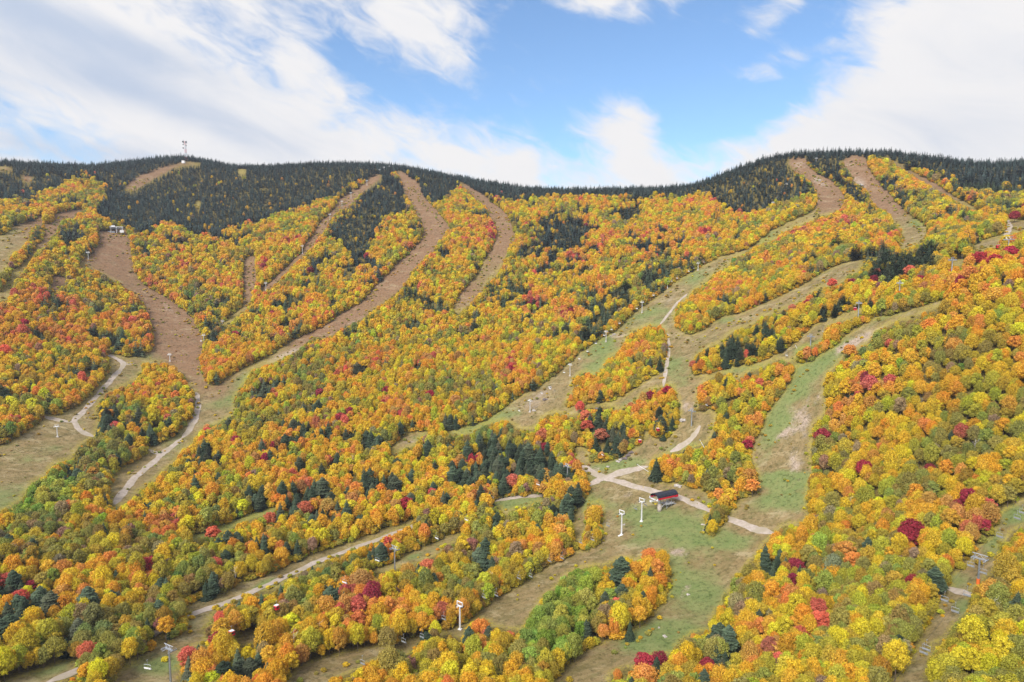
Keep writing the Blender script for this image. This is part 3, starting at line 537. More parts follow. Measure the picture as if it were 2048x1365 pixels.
PAL = [('golden yellow', (.80,.57,.050), .37), ('amber', (.80,.475,.060), .22), ('orange', (.78,.375,.095), .065), ('rust brown', (.60,.36,.11), .025), ('coral red', (.72,.20,.13), .010), ('crimson', (.42,.055,.085), .003),
       ('yellow green', (.56,.47,.060), .21), ('olive green', (.39,.36,.095), .12), ('leaf green', (.25,.32,.10), .008), ('faded mauve', (.42,.30,.18), .02), ('fresh green', (.34,.46,.10), 0)]
PC = np.array([p[1] for p in PAL]); PW = np.array([p[2] for p in PAL])
WW = np.array([1.*k for k in (.7, 1.2, 2.6, 1.2, 3.4, 2.2, .5, .4, .3, 1, 1)]); CWt = np.array([.7, .45, .4, .8, .4, .3, 1.9, 3.0, 5.0, 1.6, 1])
SPEC = [  # single conspicuous crowns: px, py, palette index, radius m
 (1335,780,5,3.6),(1300,790,5,3.4),(1171,830,4,4.6),(1174,850,4,4.4),(1202,868,4,4.8),(1160,812,4,3.6),(1086,868,4,4.6),(1088,892,5,3.0),(1025,960,4,4.4),(812,1005,5,4.2),(1495,888,5,3.3),(1290,706,4,3.2),(1262,812,4,2.8),
 (1120,1062,2,4.2),(1085,978,2,4),(1140,975,2,4.2),(1195,1020,2,3.2),(1378,940,2,4),(1645,870,5,4.4),(1740,766,4,4.6),(1782,760,4,3.8),(1741,805,2,3.8),(1780,686,4,2.8),(1925,862,4,3.8),(1730,936,5,4.2),(1825,1058,5,5.0),(1815,1070,5,4.6),(1975,1010,4,3.8),(1860,938,5,2.8),
 (1592,1130,5,3.6),(1588,1160,5,3.6),(1645,1162,5,3.4),(1825,1165,5,3.2),(1636,1215,4,3.8),(1640,1240,4,4.2),(1602,1268,4,3.2),(1562,1318,4,3.0),(1690,1100,2,4.8),(1710,1120,2,4.4),(1990,1185,2,4.4),(1290,1325,5,4.2),(1320,1320,5,3.4),(1290,1350,2,4.4),(1415,1330,5,3),(1235,1208,4,3.6),(1270,1140,1,4),(1300,1110,2,4),(1320,1160,1,3.6),
 (720,1160,3,5.2),(712,1210,4,4.6),(855,1132,4,4.2),(815,1140,3,3.8),(960,1255,2,4.2),(975,1270,4,3.2),(440,1280,5,3.8),(375,1310,4,3.6),(172,1300,4,3.2),(38,1195,4,3.8),(8,1160,4,3.6),(63,1170,5,2.8),(290,1130,5,4.4),(305,1125,5,3.6),(430,1130,4,3.8),(115,1078,5,2.6),(425,1063,4,3.8),(860,1340,4,1),
 (540,1035,4,3.6),(610,1015,4,4.4),(655,1010,3,4.4),(790,1010,3,4),(710,975,2,4),(865,985,4,3.2),(640,785,5,4.2),(773,780,5,3.8),(680,835,5,4.4),(700,822,5,3.6),(755,826,4,2.6),(695,730,4,3),(545,626,5,3),(620,540,5,4),(690,700,3,4),(860,790,5,4),(910,800,3,4.6),(640,625,4,3),
 (330,800,5,3.0),(345,740,2,4.2),(350,790,2,4),(230,850,4,3.4),(335,835,4,3.4),(10,700,4,5),(45,660,4,5),(48,645,5,4),(130,642,5,3.2),(265,640,4,4),(470,668,5,3.6),(485,1010,0,4),(415,862,4,3.4),(472,880,5,3.4),(415,855,3,3),
 (1465,985,2,3),(1500,950,2,4.2),(1505,970,2,4.2),(1910,560,4,3.8),(1840,560,5,3.6),(1990,520,5,4.4),(2020,505,5,4.6),(2040,490,5,4.4),(1960,515,5,4.4),(1975,540,5,3.6),(1705,565,5,3.6),(1665,565,4,3.6),(1585,615,4,3),(1615,608,5,3.6),(1748,560,5,3.6),(1820,540,4,3.8),(2030,430,5,4),(1755,545,4,3),(1830,420,4,3),
 (1387,728,4,3),(1560,740,2,4),(1538,770,2,3.6),(1520,765,4,3.4),(1500,880,4,3),(1860,650,2,4.4),(1990,590,2,4.6),(1910,690,2,4.4),(1700,700,2,4),(1375,1,1,.1),
 (225,1235,0,1),(290,1245,8,1)]
SPEC = [s for s in SPEC if s[3] > 2]
GCON = [(852,1055,5.0),(625,1150,4.6),(295,1255,3.4),(1245,1130,3.6),(1260,1260,3.0),(1420,1045,4.2),(1440,985,3.8),(1600,1150,4.4),(1345,845,4),(1215,890,4.2),(1200,905,4.2),(1230,885,4)]
RB = []  # records: x,y,z, kind(0 broad,1 con), variant, sx, sz, rot, tint, tint2, pal
def free(x, y, z, r, h, thr=.12):
    "share of the crown that would stand in front of ground the photo shows open"
    rt = np.stack([y, -x], -1)/np.hypot(x, y)[..., None]; tot = 0; k = 0
    for f in (.12, .35, .62, .93):
        for q in (-.75, 0, .75):
            w_ = q*r*(1 if f < .8 else .4)
            X, Y, _ = project(np.stack([x+rt[..., 0]*w_, y+rt[..., 1]*w_, z+h*f], -1)); tot = tot+look(mask, X, Y); k += 1
    return tot/k <= thr
def variation(g, pal):
    c = PC[pal]*(1+.13*g.normal(size=(len(pal), 3))*np.array([.7, 1, .6])); c *= (1+.09*g.normal(size=(len(pal), 1))); c = np.clip(c, .012, .8)
    alt = PC[np.array([6, 0, 0, 2, 3, 4, 7, 6, 6, 7, 6])[pal]]; mixf = np.array([.75, .7, .55, .5, .45, .25, .5, .4, .5, .5, .2])[pal][:, None]*g.uniform(.2, 1.15, (len(pal), 1))
    c2 = c*(1-mixf)+alt*mixf; c2 *= .86+.2*g.random((len(pal), 1))
    return c, c2
def scatter(step, seed, lim=1650):
    g = np.random.default_rng(seed); out = []
    y0 = 60
    xs = np.arange(-1250, 1330, step); ys = np.arange(y0, 1560, step); X, Y = np.meshgrid(xs, ys)
    X = X.ravel()+g.uniform(-.42, .42, X.size)*step; Y = Y.ravel()+g.uniform(-.42, .42, Y.size)*step
    z = ground(X, Y); k = (np.abs(X) < Y*.86+25); X, Y, z = X[k], Y[k], z[k]
    px, py, d = project(np.stack([X, Y, z+6], -1)); k = (px > -150) & (px < 2200) & (py < 1530) & (d > 90) & seen(X, Y, z+14)
    return X[k], Y[k], z[k], px[k], py[k], d[k], g
NOCON = [(1640,700),(1900,590),(2300,480),(2300,1500),(1480,1500),(1640,1250),(1640,1050),(1600,900)]
def con_flag(X, Y, px, py, g):
    pc = look(cmask, px, py); nz_ = .55*vnoise(X, Y, 8, 20)+.40*vnoise(X, Y, 17, 21)+.35*vnoise(X, Y, 40, 22); pc = np.maximum(pc, np.where(inpoly(px, py, NOCON), .0, .25)); pc = np.where(inpoly(px, py, [(1030,1225),(1130,1120),(1200,1120),(1200,1240),(1060,1330)]), 0, pc)
    return (((pc+nz_*(.34+.66*(1-np.abs(2*pc-1)))*.85 > .5) | ((vnoise(X, Y, 11, 23)+.5*vnoise(X, Y, 90, 24) > .84) & (pc > .1)) | (g.random(X.shape) < .02)) | (pc > .93)) & ((pc < .8) | (pc > .955) | (g.random(X.shape) > .014)), pc
# conspicuous single trees first
spx = []
for px_, py_, pal_, r_ in SPEC:
    h_ = r_*2.75; p = hit(px_, py_, h_*.62); spx.append((p[0], p[1], p[2], 0, pal_, r_, h_))
for px_, py_, r_ in GCON:
    h_ = 7.5+r_*.7; p = hit(px_, py_, h_*.5); spx.append((p[0], p[1], p[2], 1, -1, r_*.75, h_))
SP = np.array([s[:3] for s in spx]); SR = np.array([s[5] for s in spx])
def away(X, Y, r):
    ok_ = np.ones(X.shape, bool)
    for (a, b, _), rr_ in zip(SP, SR): ok_ &= (X-a)**2+(Y-b)**2 > (rr_*.72+r*.55)**2
    return ok_
def add_broad(X, Y, z, g, pal, diam, hs):
    var = g.choice(6, len(X), p=[.22, .2, .2, .15, .08, .15]); dim = np.array(DIMB)[var]
    sx = diam/2/dim[:, 1]; sz = hs/dim[:, 0]; c, c2 = variation(g, pal); c[pal == 10] = np.array([.42, .50, .10])*g.uniform(.72, 1.2, (int((pal == 10).sum()), 1))*g.uniform([.7, .9, .7], [1.3, 1.05, 1.2], (int((pal == 10).sum()), 3)); c2[pal == 10] = c[pal == 10]*np.array([.8, .78, .8])
    for i in range(len(X)): RB.append((X[i], Y[i], z[i], 0, var[i], sx[i], sz[i], g.random()*6.283, c[i], c2[i], pal[i]))
_a = scatter(3.65, 5); _b = scatter(4.05, 55); _ka = _a[5] > 450; _kb = _b[5] <= 450
X, Y, z, px, py, d = [np.r_[_a[i][_ka], _b[i][_kb]] for i in range(6)]; g = _a[6]
fl, pc = con_flag(X, Y, px, py, g)
diam = np.clip(g.normal(1, .20, len(X)), .62, 1.6)*np.interp(d, [280, 480, 900], [5.35, 4.75, 4.4])*np.where(pc > .6, .72, 1); hs = diam*g.uniform(1.2, 1.95, len(X))+2.2
k = ~fl; idx = np.where(k)[0]
full = free(X[idx], Y[idx], z[idx], diam[idx]/2, hs[idx]); sel = idx[full]
small = idx[~full]; diam[small] *= .52; hs[small] *= .6
s2 = small[free(X[small], Y[small], z[small], diam[small]/2, hs[small], .10)]
sel = np.r_[sel, s2]; sel = sel[away(X[sel], Y[sel], diam[sel]/2)]
wm = bf(WARM, px, py)+.55*vnoise(X, Y, 55, 31); cl = bf(COOL, px, py)+.5*vnoise(X, Y, 70, 32)
Wt = PW[None]*np.exp(np.clip(wm, -.6, 1.3)[:, None]*np.log(WW)[None])*np.exp(np.clip(cl, -.7, 1.6)[:, None]*np.log(CWt)[None])
Wt /= Wt.sum(1)[:, None]; ordr = np.argsort(np.array([5, 4, 3, 2, 1, 0, 6, 8, 9, 7]))
uu = .40*g.random(len(X))+.60*(.5+.55*vnoise(X, Y, 9, 61)+.55*vnoise(X, Y, 26, 62)); uu = np.argsort(np.argsort(uu))/len(uu)
pal = ordr[(np.cumsum(Wt[:, ordr], 1) < uu[:, None]).sum(1).clip(0, 9)]
poplar = inpoly(px, py, [(1040,1220),(1130,1130),(1200,1125),(1205,1180),(1190,1240),(1150,1300),(1060,1330),(1040,1290)]); pal[poplar] = 10
pal[inpoly(px, py, [(30,970),(140,950),(150,1000),(60,1040),(10,1040)])] = 10
pcx = np.zeros((0,))
add_broad(X[sel], Y[sel], z[sel], g, pal[sel], diam[sel], hs[sel])
nb0 = len(RB)
# conifers
X, Y, z, px, py, d, g = scatter(4.3, 6)
fl, pc = con_flag(X, Y, px, py, g)
hs = np.clip(g.normal(9.4, 2.7, len(X)), 3.8, 16)*np.where(pc > .85, .82, 1.10); k = fl & (g.random(len(X)) < np.where(pc > .85, .86, .66))
rad = hs*g.uniform(.25, .42, len(X))*np.where(pc > .85, .85, 1)
k &= free(X, Y, z, rad, hs) & away(X, Y, rad)
for i in np.where(k)[0]:
    v = int(g.integers(4)); b = 1+.22*g.normal(); warm = max(0, g.normal()*.25)
    c = np.clip(np.array([.056+.04*warm, .082, .056])*b*np.where(d[i] > 800, np.array([.74, .80, 1.22]), 1.0), .014, .2); c2 = c*np.array([1.35, 1.3, 1.1])  # distant spruces get the blue of aerial haze painted into their needle tint
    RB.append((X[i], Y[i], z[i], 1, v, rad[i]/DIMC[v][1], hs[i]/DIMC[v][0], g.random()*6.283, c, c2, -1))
for s in spx:
    if s[3] == 0:
        v = int(g.choice([0, 1, 2, 3])); c, c2 = variation(g, np.array([s[4]])); RB.append((s[0], s[1], s[2], 0, v, s[5]/DIMB[v][1], s[6]/DIMB[v][0], g.random()*6.28, c[0], c2[0], s[4]))
    else:
        v = 2; RB.append((s[0], s[1], s[2], 1, v, s[5]/DIMC[v][1], s[6]/DIMC[v][0], 0.3, np.array([.040, .060, .038]), np.array([.055, .08, .045]), -1))
PX, PY, PD = project(np.array([(r[0], r[1], r[2]+6) for r in RB])); KD = np.array([r[3] for r in RB])
print('trees', len(RB), 'broadleaf', int((KD == 0).sum()), 'conifer', int((KD == 1).sum()))
# ------------------------------------------------------------------ single trees: the 300 of each kind that show largest
size = np.array([(DIMB[r[4]][1]*r[5] if r[3] == 0 else DIMC[r[4]][1]*r[5]*1.3) * (DIMB[r[4]][0] if r[3] == 0 else DIMC[r[4]][0])*r[6] for r in RB])/PD**2
inside = (PX > -8) & (PX < 2056) & (PY < 1385) & (PY > 250)
single = set()
for kd in (0, 1):
    c = np.where(inside & (KD == kd))[0]; single |= set(c[np.argsort(-size[c])][:300].tolist())
ZONES = [(60,1330,'in the bottom left corner wood'),(60,1200,'by the dark spruces at the left edge'),(230,1290,'beside the gravel road at lower left'),(330,1180,'just above the lower left gravel road'),(180,1110,'in the lower left woods'),(440,1120,'above the long gravel road'),
 (400,1335,'right of the lower left lift tower'),(560,1190,'below the long gravel road'),(560,1310,'in the bottom wood left of the trail'),(700,1260,'along the upper edge of the lowest trail'),(740,1160,'left of the grey tower by the gravel road'),(850,1200,'left of the white lift tower'),
 (840,1345,'at the bottom edge below the white tower'),(990,1310,'at the bottom left of the poplar stand'),(1130,1230,'in the green poplar stand'),(1290,1170,'in the island of trees below the station'),(980,1110,'between the two lower lift lines'),(1150,1030,'left of the lift station'),
 (1270,1345,'at the foot of the lower clearing'),(1430,1310,'right of the lower clearing'),(1530,1150,'below the end of the gravel road'),(1500,1280,'in the dark mixed wood at lower right'),(1650,1120,'on the slope below the right hand trail'),(1650,1300,'in the middle of the lower right wood'),(1780,1230,'left of the lower right lift line'),
 (1850,1080,'around the large crimson maple'),(1980,1280,'right of the lower right lift line'),(1990,1130,'beside the orange footed lift tower'),(1700,950,'right of the wide grassy trail'),(1950,930,'high on the right hillside'),(1430,960,'above the lift station'),(1310,840,'in the dark island near the grey tower'),(1215,880,'in the wood below the chairlift trail'),
 (1040,940,'in the wood left of the crossroads'),(860,1050,'beside the bend of the gravel road'),(860,960,'in the dark wood above the gravel road'),(400,920,'in the dark wood right of the left road'),(250,860,'in the rounded island at left'),(1480,710,'in the spruce island above the junction'),(1230,720,'in the long island beside the chairlift'),(650,900,'in the central lower forest'),
 (1800,760,'on the broad right hillside'),(1450,800,'in the strip above the grey tower'),(150,980,'beside the left meadow'),(620,680,'beside the long middle trail'),(120,750,'above the left road'),(850,750,'in the central forest'),(1150,560,'in the upper central forest'),(1800,520,'below the right peak')]
_o1 = 'first second third fourth fifth sixth seventh eighth ninth tenth eleventh twelfth thirteenth fourteenth fifteenth sixteenth seventeenth eighteenth nineteenth'.split()
_t = {2: ('twentieth', 'twenty'), 3: ('thirtieth', 'thirty'), 4: ('fortieth', 'forty'), 5: ('fiftieth', 'fifty')}
def ordn(i):
    n_ = i+1
    if n_ < 20: return _o1[n_-1]
    a_, b_ = _t[min(n_//10, 5)]
    return a_ if n_ % 10 == 0 else b_+'-'+_o1[n_ % 10-1]
def stature(i):
    hh = (DIMB if RB[i][3] == 0 else DIMC)[RB[i][4]][0]*RB[i][6]
    return 'tall' if hh > (13 if RB[i][3] == 0 else 11.5) else 'low' if hh < (10 if RB[i][3] == 0 else 9) else 'medium'
bins = {}
for i in single:
    zi = min(range(len(ZONES)), key=lambda q: (ZONES[q][0]-PX[i])**2+(ZONES[q][1]-PY[i])**2)
    bins.setdefault((zi, RB[i][3], RB[i][10], stature(i)), []).append(i)
def set_color(o, c, c2): o['tint'] = [float(v) for v in c]; o['tint2'] = [float(v) for v in c2]
for (zi, kd, pl, st), lst in bins.items():
    lst.sort(key=lambda q: PX[q])
    for rank, i in enumerate(lst):
        r = RB[i]; nm = 'broadleaf_tree' if kd == 0 else 'spruce_tree'
        e = bpy.data.objects.new(nm, None); e.empty_display_size = .5; col.objects.link(e)
        e.location = (r[0], r[1], r[2]-.15); e.rotation_euler = (0, 0, r[7]); e.scale = (r[5], r[5], r[6])
        cm, tm = (CROWNB, TRUNKB) if kd == 0 else (CROWNC, TRUNKC)
        c = bpy.data.objects.new('crown', cm[r[4]]); col.objects.link(c); c.parent = e; set_color(c, r[8], r[9])
        t_ = bpy.data.objects.new('trunk', tm[r[4]]); col.objects.link(t_); t_.parent = e
        base_ = st+' '+(PAL[pl][0]+' tree' if kd == 0 else 'dark spruce')
        e['label'] = ('%s %s' % (base_, ZONES[zi][2])) if len(lst) == 1 else ('%s, %s from left %s' % (base_, ordn(rank), ZONES[zi][2]))
        e['category'] = 'tree' if kd == 0 else 'spruce'; e['group'] = 'autumn broadleaf trees on the slopes' if kd == 0 else 'spruces among the autumn trees'
# ------------------------------------------------------------------ the rest of the forest as masses of instances
def forest(name, recs, label):
    me = bpy.data.meshes.new(name); n = len(recs); me.vertices.add(n)
    me.vertices.foreach_set('co', np.array([(r[0], r[1], r[2]-.15) for r in recs], np.float32).ravel())
    def at(nm, ty, key, arr): a = me.attributes.new(nm, ty, 'POINT'); a.data.foreach_set(key, np.ascontiguousarray(arr).ravel())
    at('variant', 'INT', 'value', np.array([r[4] for r in recs], np.int32)); at('turn', 'FLOAT', 'value', np.array([r[7] for r in recs], np.float32))
    at('size', 'FLOAT_VECTOR', 'vector', np.array([(r[5], r[5], r[6]) for r in recs], np.float32))
    one = np.ones((n, 1), np.float32)
    at('tint', 'FLOAT_COLOR', 'color', np.c_[np.array([r[8] for r in recs], np.float32), one].astype(np.float32)); at('tint2', 'FLOAT_COLOR', 'color', np.c_[np.array([r[9] for r in recs], np.float32), one].astype(np.float32))
    o = bpy.data.objects.new(name, me); col.objects.link(o)
    ng = bpy.data.node_groups.new(name, 'GeometryNodeTree'); ng.interface.new_socket('Geometry', in_out='INPUT', socket_type='NodeSocketGeometry'); ng.interface.new_socket('Geometry', in_out='OUTPUT', socket_type='NodeSocketGeometry')
    N = ng.nodes; Lk = ng.links; gi = N.new('NodeGroupInput'); go = N.new('NodeGroupOutput')
    ci = N.new('GeometryNodeCollectionInfo'); ci.inputs['Collection'].default_value = src; ci.inputs['Separate Children'].default_value = True; ci.inputs['Reset Children'].default_value = True
    ip = N.new('GeometryNodeInstanceOnPoints'); ip.inputs['Pick Instance'].default_value = True
    def na(nm, ty): a = N.new('GeometryNodeInputNamedAttribute'); a.data_type = ty; a.inputs[0].default_value = nm; return a.outputs[0]
    rot = N.new('ShaderNodeCombineXYZ'); Lk.new(na('turn', 'FLOAT'), rot.inputs[2])
    Lk.new(gi.outputs[0], ip.inputs['Points']); Lk.new(ci.outputs[0], ip.inputs['Instance']); Lk.new(na('variant', 'INT'), ip.inputs['Instance Index'])
    Lk.new(rot.outputs[0], ip.inputs['Rotation']); Lk.new(na('size', 'FLOAT_VECTOR'), ip.inputs['Scale']); Lk.new(ip.outputs[0], go.inputs[0])
    md = o.modifiers.new('plants', 'NODES'); md.node_group = ng
    o['kind'] = 'stuff'; o['label'] = label; o['category'] = 'forest'
    return o
rb = []; rc = []
for i, r in enumerate(RB):
    if i in single: continue
    r = list(r)
    if r[3] == 0: r[4] = int(r[4])+(0 if PD[i] < 400 else 6 if PD[i] < 680 else 12); rb.append(r)
    else: r[4] = int(r[4])+(18 if PD[i] < 560 else 22); rc.append(r)
forest('broadleaf_forest', rb, 'orange, yellow and green autumn broadleaf woods covering the far slopes')
forest('spruce_forest', rc, 'dark green spruce woods among the autumn trees and, tinted haze blue, on the ridges')
# bushes and tall weeds along the wood edges
X, Y, z, px, py, d, g = scatter(2.2, 9)
sm = look(blur(mask, 6), px, py); k = (look(mask, px, py) == 0) & (sm > .01) & (d < 1050)
hs = g.uniform(2.0, 5.2, len(X)); rad = hs*g.uniform(.42, .6, len(X)); k &= free(X, Y, z, rad, hs, .22) & (look(cmask, px, py) < .8)
op = look(mask, px, py) > 0; weeds = op & (d < 720) & (g.random(len(X)) < .035) & (vnoise(X, Y, 24, 41) > .1)
frg = op & (sm < .80) & (d < 1150) & (g.random(len(X)) < .13); far_ = op & (d > 500) & (g.random(len(X)) < .010); weeds |= frg | far_
hs[weeds] = g.uniform(.5, 1.3, weeds.sum())*np.where(frg | far_, 1.7, 1.0)[weeds]; rad[weeds] = hs[weeds]*.6; k |= weeds
bush = []
for i in np.where(k)[0]:
    v = int(g.integers(6)); pl = int(g.choice([0, 1, 6, 6, 7])) if not weeds[i] else int(g.choice([6, 0, 7])); c, c2 = variation(g, np.array([pl]))
    bush.append((X[i], Y[i], z[i]-.25*hs[i], 0, 12+v if d[i] > 500 or weeds[i] else 6+v, rad[i]/DIMB[v][1], hs[i]*1.2/DIMB[v][0], g.random()*6.28, c[0], c2[0], pl))
u = forest('undergrowth', bush, 'yellow green bushes and weeds fringing the wood edges and trails'); u['category'] = 'undergrowth'
print('bushes', len(bush))
# ------------------------------------------------------------------ built things
WHITE = plain('white_paint', (.74, .74, .76), .5, n=.06); STEEL = plain('galvanised_steel', (.42, .45, .50), .45, .5, n=.12, nscale=2); DARKST = plain('dark_steel', (.07, .075, .085), .5, .5)
BLACK = plain('black_roofing', (.026, .030, .045), .30, n=.25, nscale=1); RED = plain('red_paint', (.60, .015, .035), .45, n=.08); CONC = plain('concrete', (.50, .44, .40), .9, n=.2, nscale=1)
ORANGE = plain('orange_padding', (.75, .16, .03), .8); YELLOW = plain('yellow_paint', (.70, .55, .03), .5); GLASS = plain('dark_glass', (.03, .035, .045), .15); ROCK = plain('rock', (.42, .38, .35), .95, n=.35, nscale=1.2); DROCK = plain('dark_rock', (.16, .13, .13), .95, n=.35, nscale=1.2)
def box(x, y, z, sx, sy, sz, rz=0.0):
    V = []
    for a in (-1, 1):
        for b in (-1, 1):
            for c in (-1, 1):
                u, v = a*sx/2, b*sy/2; V.append((x+u*math.cos(rz)-v*math.sin(rz), y+u*math.sin(rz)+v*math.cos(rz), z+c*sz/2))
    return V, [(0, 1, 3, 2), (4, 6, 7, 5), (0, 4, 5, 1), (2, 3, 7, 6), (0, 2, 6, 4), (1, 5, 7, 3)]
def bar(a, b, r, sides=4): return tube_pts([a, b], [r, r], sides)
def part(name, parent, mat, *shapes, smooth=False):
    V, Fc = join(shapes); o = obj(name, V, Fc, mat, parent, smooth)
    md = o.modifiers.new('bevel', 'BEVEL') if name in ('cabin', 'hut', 'footing') else None
    if md: md.width = .08; md.segments = 2
    return o
def thing(name, label, cat, loc, rz=0.0, group=None):
    e = bpy.data.objects.new(name, None); e.empty_display_size = 1; col.objects.link(e); e.location = tuple(map(float, loc)); e.rotation_euler = (0, 0, rz)
    e['label'] = label; e['category'] = cat
    if group: e['group'] = group
    return e
def lift_tower(P, H, rz, style, label, group):
    "local x runs along the lift line, y across it"
    e = thing('lift_tower', label, 'lift tower', (P[0], P[1], P[2]-.3), rz, group); H += .3
    m = {'frame': WHITE, 'white': WHITE, 'grey': STEEL, 'pad': STEEL}[style]; big = style in ('grey', 'pad')
    r = .50 if style == 'frame' else .42 if big else .34
    part('pole', e, m, tube_pts([(0, 0, -1), (0, 0, H*.5), (0, 0, H)], [r, r*.85, r*.7], 12), smooth=False)
    w_ = 2.6 if big else 1.75 if style == 'frame' else 1.9
    part('crossarm', e, m, box(0, 0, H+.2, .55, 2*w_, .45))
    if style == 'frame':
        part('lifting_frame', e, WHITE, box(0, -w_, H+1.25, .32, .32, 1.7), box(0, w_, H+1.25, .32, .32, 1.7), box(0, 0, H+2.25, .35, 2*w_+.35, .32))
    elif big:
        part('lifting_frame', e, m, bar((0, -w_*.5, H+.4), (0, -w_*.8, H+1.9), .11), bar((0, w_*.5, H+.4), (0, w_*.8, H+1.9), .11), bar((0, -w_*1.05, H+1.95), (0, w_*1.05, H+1.95), .14), bar((0, -w_*.5, H+.4), (0, 0, H+1.95), .08), bar((0, w_*.5, H+.4), (0, 0, H+1.95), .08))
    else:
        part('lifting_frame', e, m, bar((0, -w_*.6, H+.4), (0, -w_*.6, H+1.3), .1), bar((0, w_*.6, H+.4), (0, w_*.6, H+1.3), .1), bar((0, -w_*.85, H+1.35), (0, w_*.85, H+1.35), .12))
    L = 3.4 if big else 2.6 if style == 'frame' else 1.8
    for sg in (-1, 1):
        y = sg*(w_-.1); part('sheave_train', e, DARKST if style == 'frame' else m, box(0, y, H+.02, L, .16, .22), *[tube_pts([(x, y-.1, H+.28), (x, y+.1, H+.28)], [.24, .24], 8) for x in np.linspace(-L/2+.25, L/2-.25, 6 if big else 4)])
        if big or style == 'frame':
            yy = sg*(w_-.75); part('catwalk', e, m, box(0, yy, H-.28, L, .5, .06), bar((-L/2, yy, H+.75), (L/2, yy, H+.75), .04), bar((-L/2, yy, H-.25), (-L/2, yy, H+.75), .04), bar((L/2, yy, H-.25), (L/2, yy, H+.75), .04), bar((0, yy, H-.25), (0, yy, H+.75), .04))
    part('ladder', e, DARKST, bar((-r-.12, -.2, 1.5), (-r*.75-.12, -.2, H), .03), bar((-r-.12, .2, 1.5), (-r*.75-.12, .2, H), .03), *[bar((-r-.12, -.2, z), (-r-.12, .2, z), .025) for z in np.arange(2, H, .6)])
    if style == 'pad': part('padding', e, ORANGE, tube_pts([(0, 0, -.5), (0, 0, 2.4)], [.62, .62], 12))
    elif style != 'grey': part('footing', e, CONC if style == 'white' else WHITE, box(0, 0, .1, 1.7, 1.7, 1.0, .3), *([box(0, 0, -.1, 4.6, 1.2, .6, -.2)] if label.startswith('white framed lift tower on') else []))
    return e
def solve_h(P, ty):
    best = min(np.arange(5, 22, .1), key=lambda h: abs(project(np.array([P[0], P[1], P[2]+h]))[1]-ty)); return float(best)
LINES = {
 'grey lift': ('grey', [(232,1375,None),(338,1300,None),(790,1092,1150),(1135,934,None),(1383,817,852),(1621,668,691),(1718,607,None),(1800,567,None),(1905,521,None),(2018,480,None),(2120,440,None)]),
 'station lift': ('frame', [(560,1400,None),(920,1204,1259),(1243,1021,1070),(1283,997,1043)]),
 'centre lift': ('white', [(985,852,None),(1060,799,824),(1140,727,752),(1212,661,684),(1284,602,626),(1335,560,578),(1396,524,541),(1452,488,503),(1546,404,414),(1572,368,377),(1632,315,326)]),
 'left lift': ('white', [(-60,940,None),(115,850,874),(340,707,723),(408,668,687),(445,640,654),(532,564,581),(605,490,508),(660,427,441),(684,401,413),(702,384,397),(734,360,371),(760,338,349),(768,333,344),(778,331,340)]),
 'corner lift': ('pad', [(1700,1440,None),(1956,1109,1168),(2110,960,None)]),
 'far left lift': ('white', [(60,620,None),(149,530,541),(177,503,523),(228,455,464)]),
}
SKIP = {('grey lift', 0), ('grey lift', 10), ('station lift', 0), ('centre lift', 0), ('left lift', 0), ('corner lift', 0), ('corner lift', 2), ('far left lift', 0), ('far left lift', 3)}
TL = {'grey lift': ['', 'grey lift tower at the bottom left corner of the slopes', 'grey lift tower below the long gravel road', 'grey lift tower in the trees left of the gravel crossroads', 'grey lift tower beside the curved gravel track above the station', 'grey lift tower beside the narrow strip of yellow trees',
   'grey lift tower at the upper end of the narrow clearing, red cabin beside it', 'grey lift tower half hidden in the wood above the narrow clearing', 'grey lift tower by the small bare patch near the right edge', 'grey lift tower among the red maples at the right edge', ''],
 'station lift': ['', 'tall white framed lift tower at the edge of the lowest trail', 'white framed lift tower on a cross shaped footing below the station', 'white framed lift tower standing nearest to the lift station'],
 'centre lift': ['', 'thin grey lift tower on the rocky lower end of the chairlift trail', 'thin lift tower left of the upper tip of the long tree island', 'thin lift tower by the pale stones on the chairlift trail', 'thin lift tower where the dirt track meets the chairlift trail', 'thin lift tower below the green bend of the chairlift trail', 'thin lift tower beside the yellow tree on the chairlift trail', 'thin lift tower at the wood edge where the chairlift trail narrows', 'far lift tower in the spruces low under the right summit', 'far lift tower in the spruces halfway up the right summit', 'far lift tower between the two summit trails'],
 'left lift': ['', 'white lift tower in the meadow beside the left road junction', 'white lift tower above the rounded tree island on the reddish trail', 'white lift tower at the right edge of the reddish trail', 'white lift tower where the narrow lift clearing opens to the reddish trail', 'white lift tower low in the long narrow lift clearing', 'white lift tower halfway up the narrow lift clearing', 'far white lift tower under the bend of the narrow clearing', 'far white lift tower, lower of the close pair on the red grass', 'far white lift tower, upper of the close pair on the red grass', 'far white lift tower just below the summit group of three', 'lowest of three far lift towers at the top of the left lift', 'middle of three far lift towers at the top of the left lift', 'topmost lift tower on the left hand ridge'],
 'corner lift': ['', 'grey lift tower with orange padded foot in the lower right clearing', ''],
 'far left lift': ['', 'short white lift tower in the trees at the upper left', 'white lift tower left of the reddish trail below the far station', '']}
CAB = {}
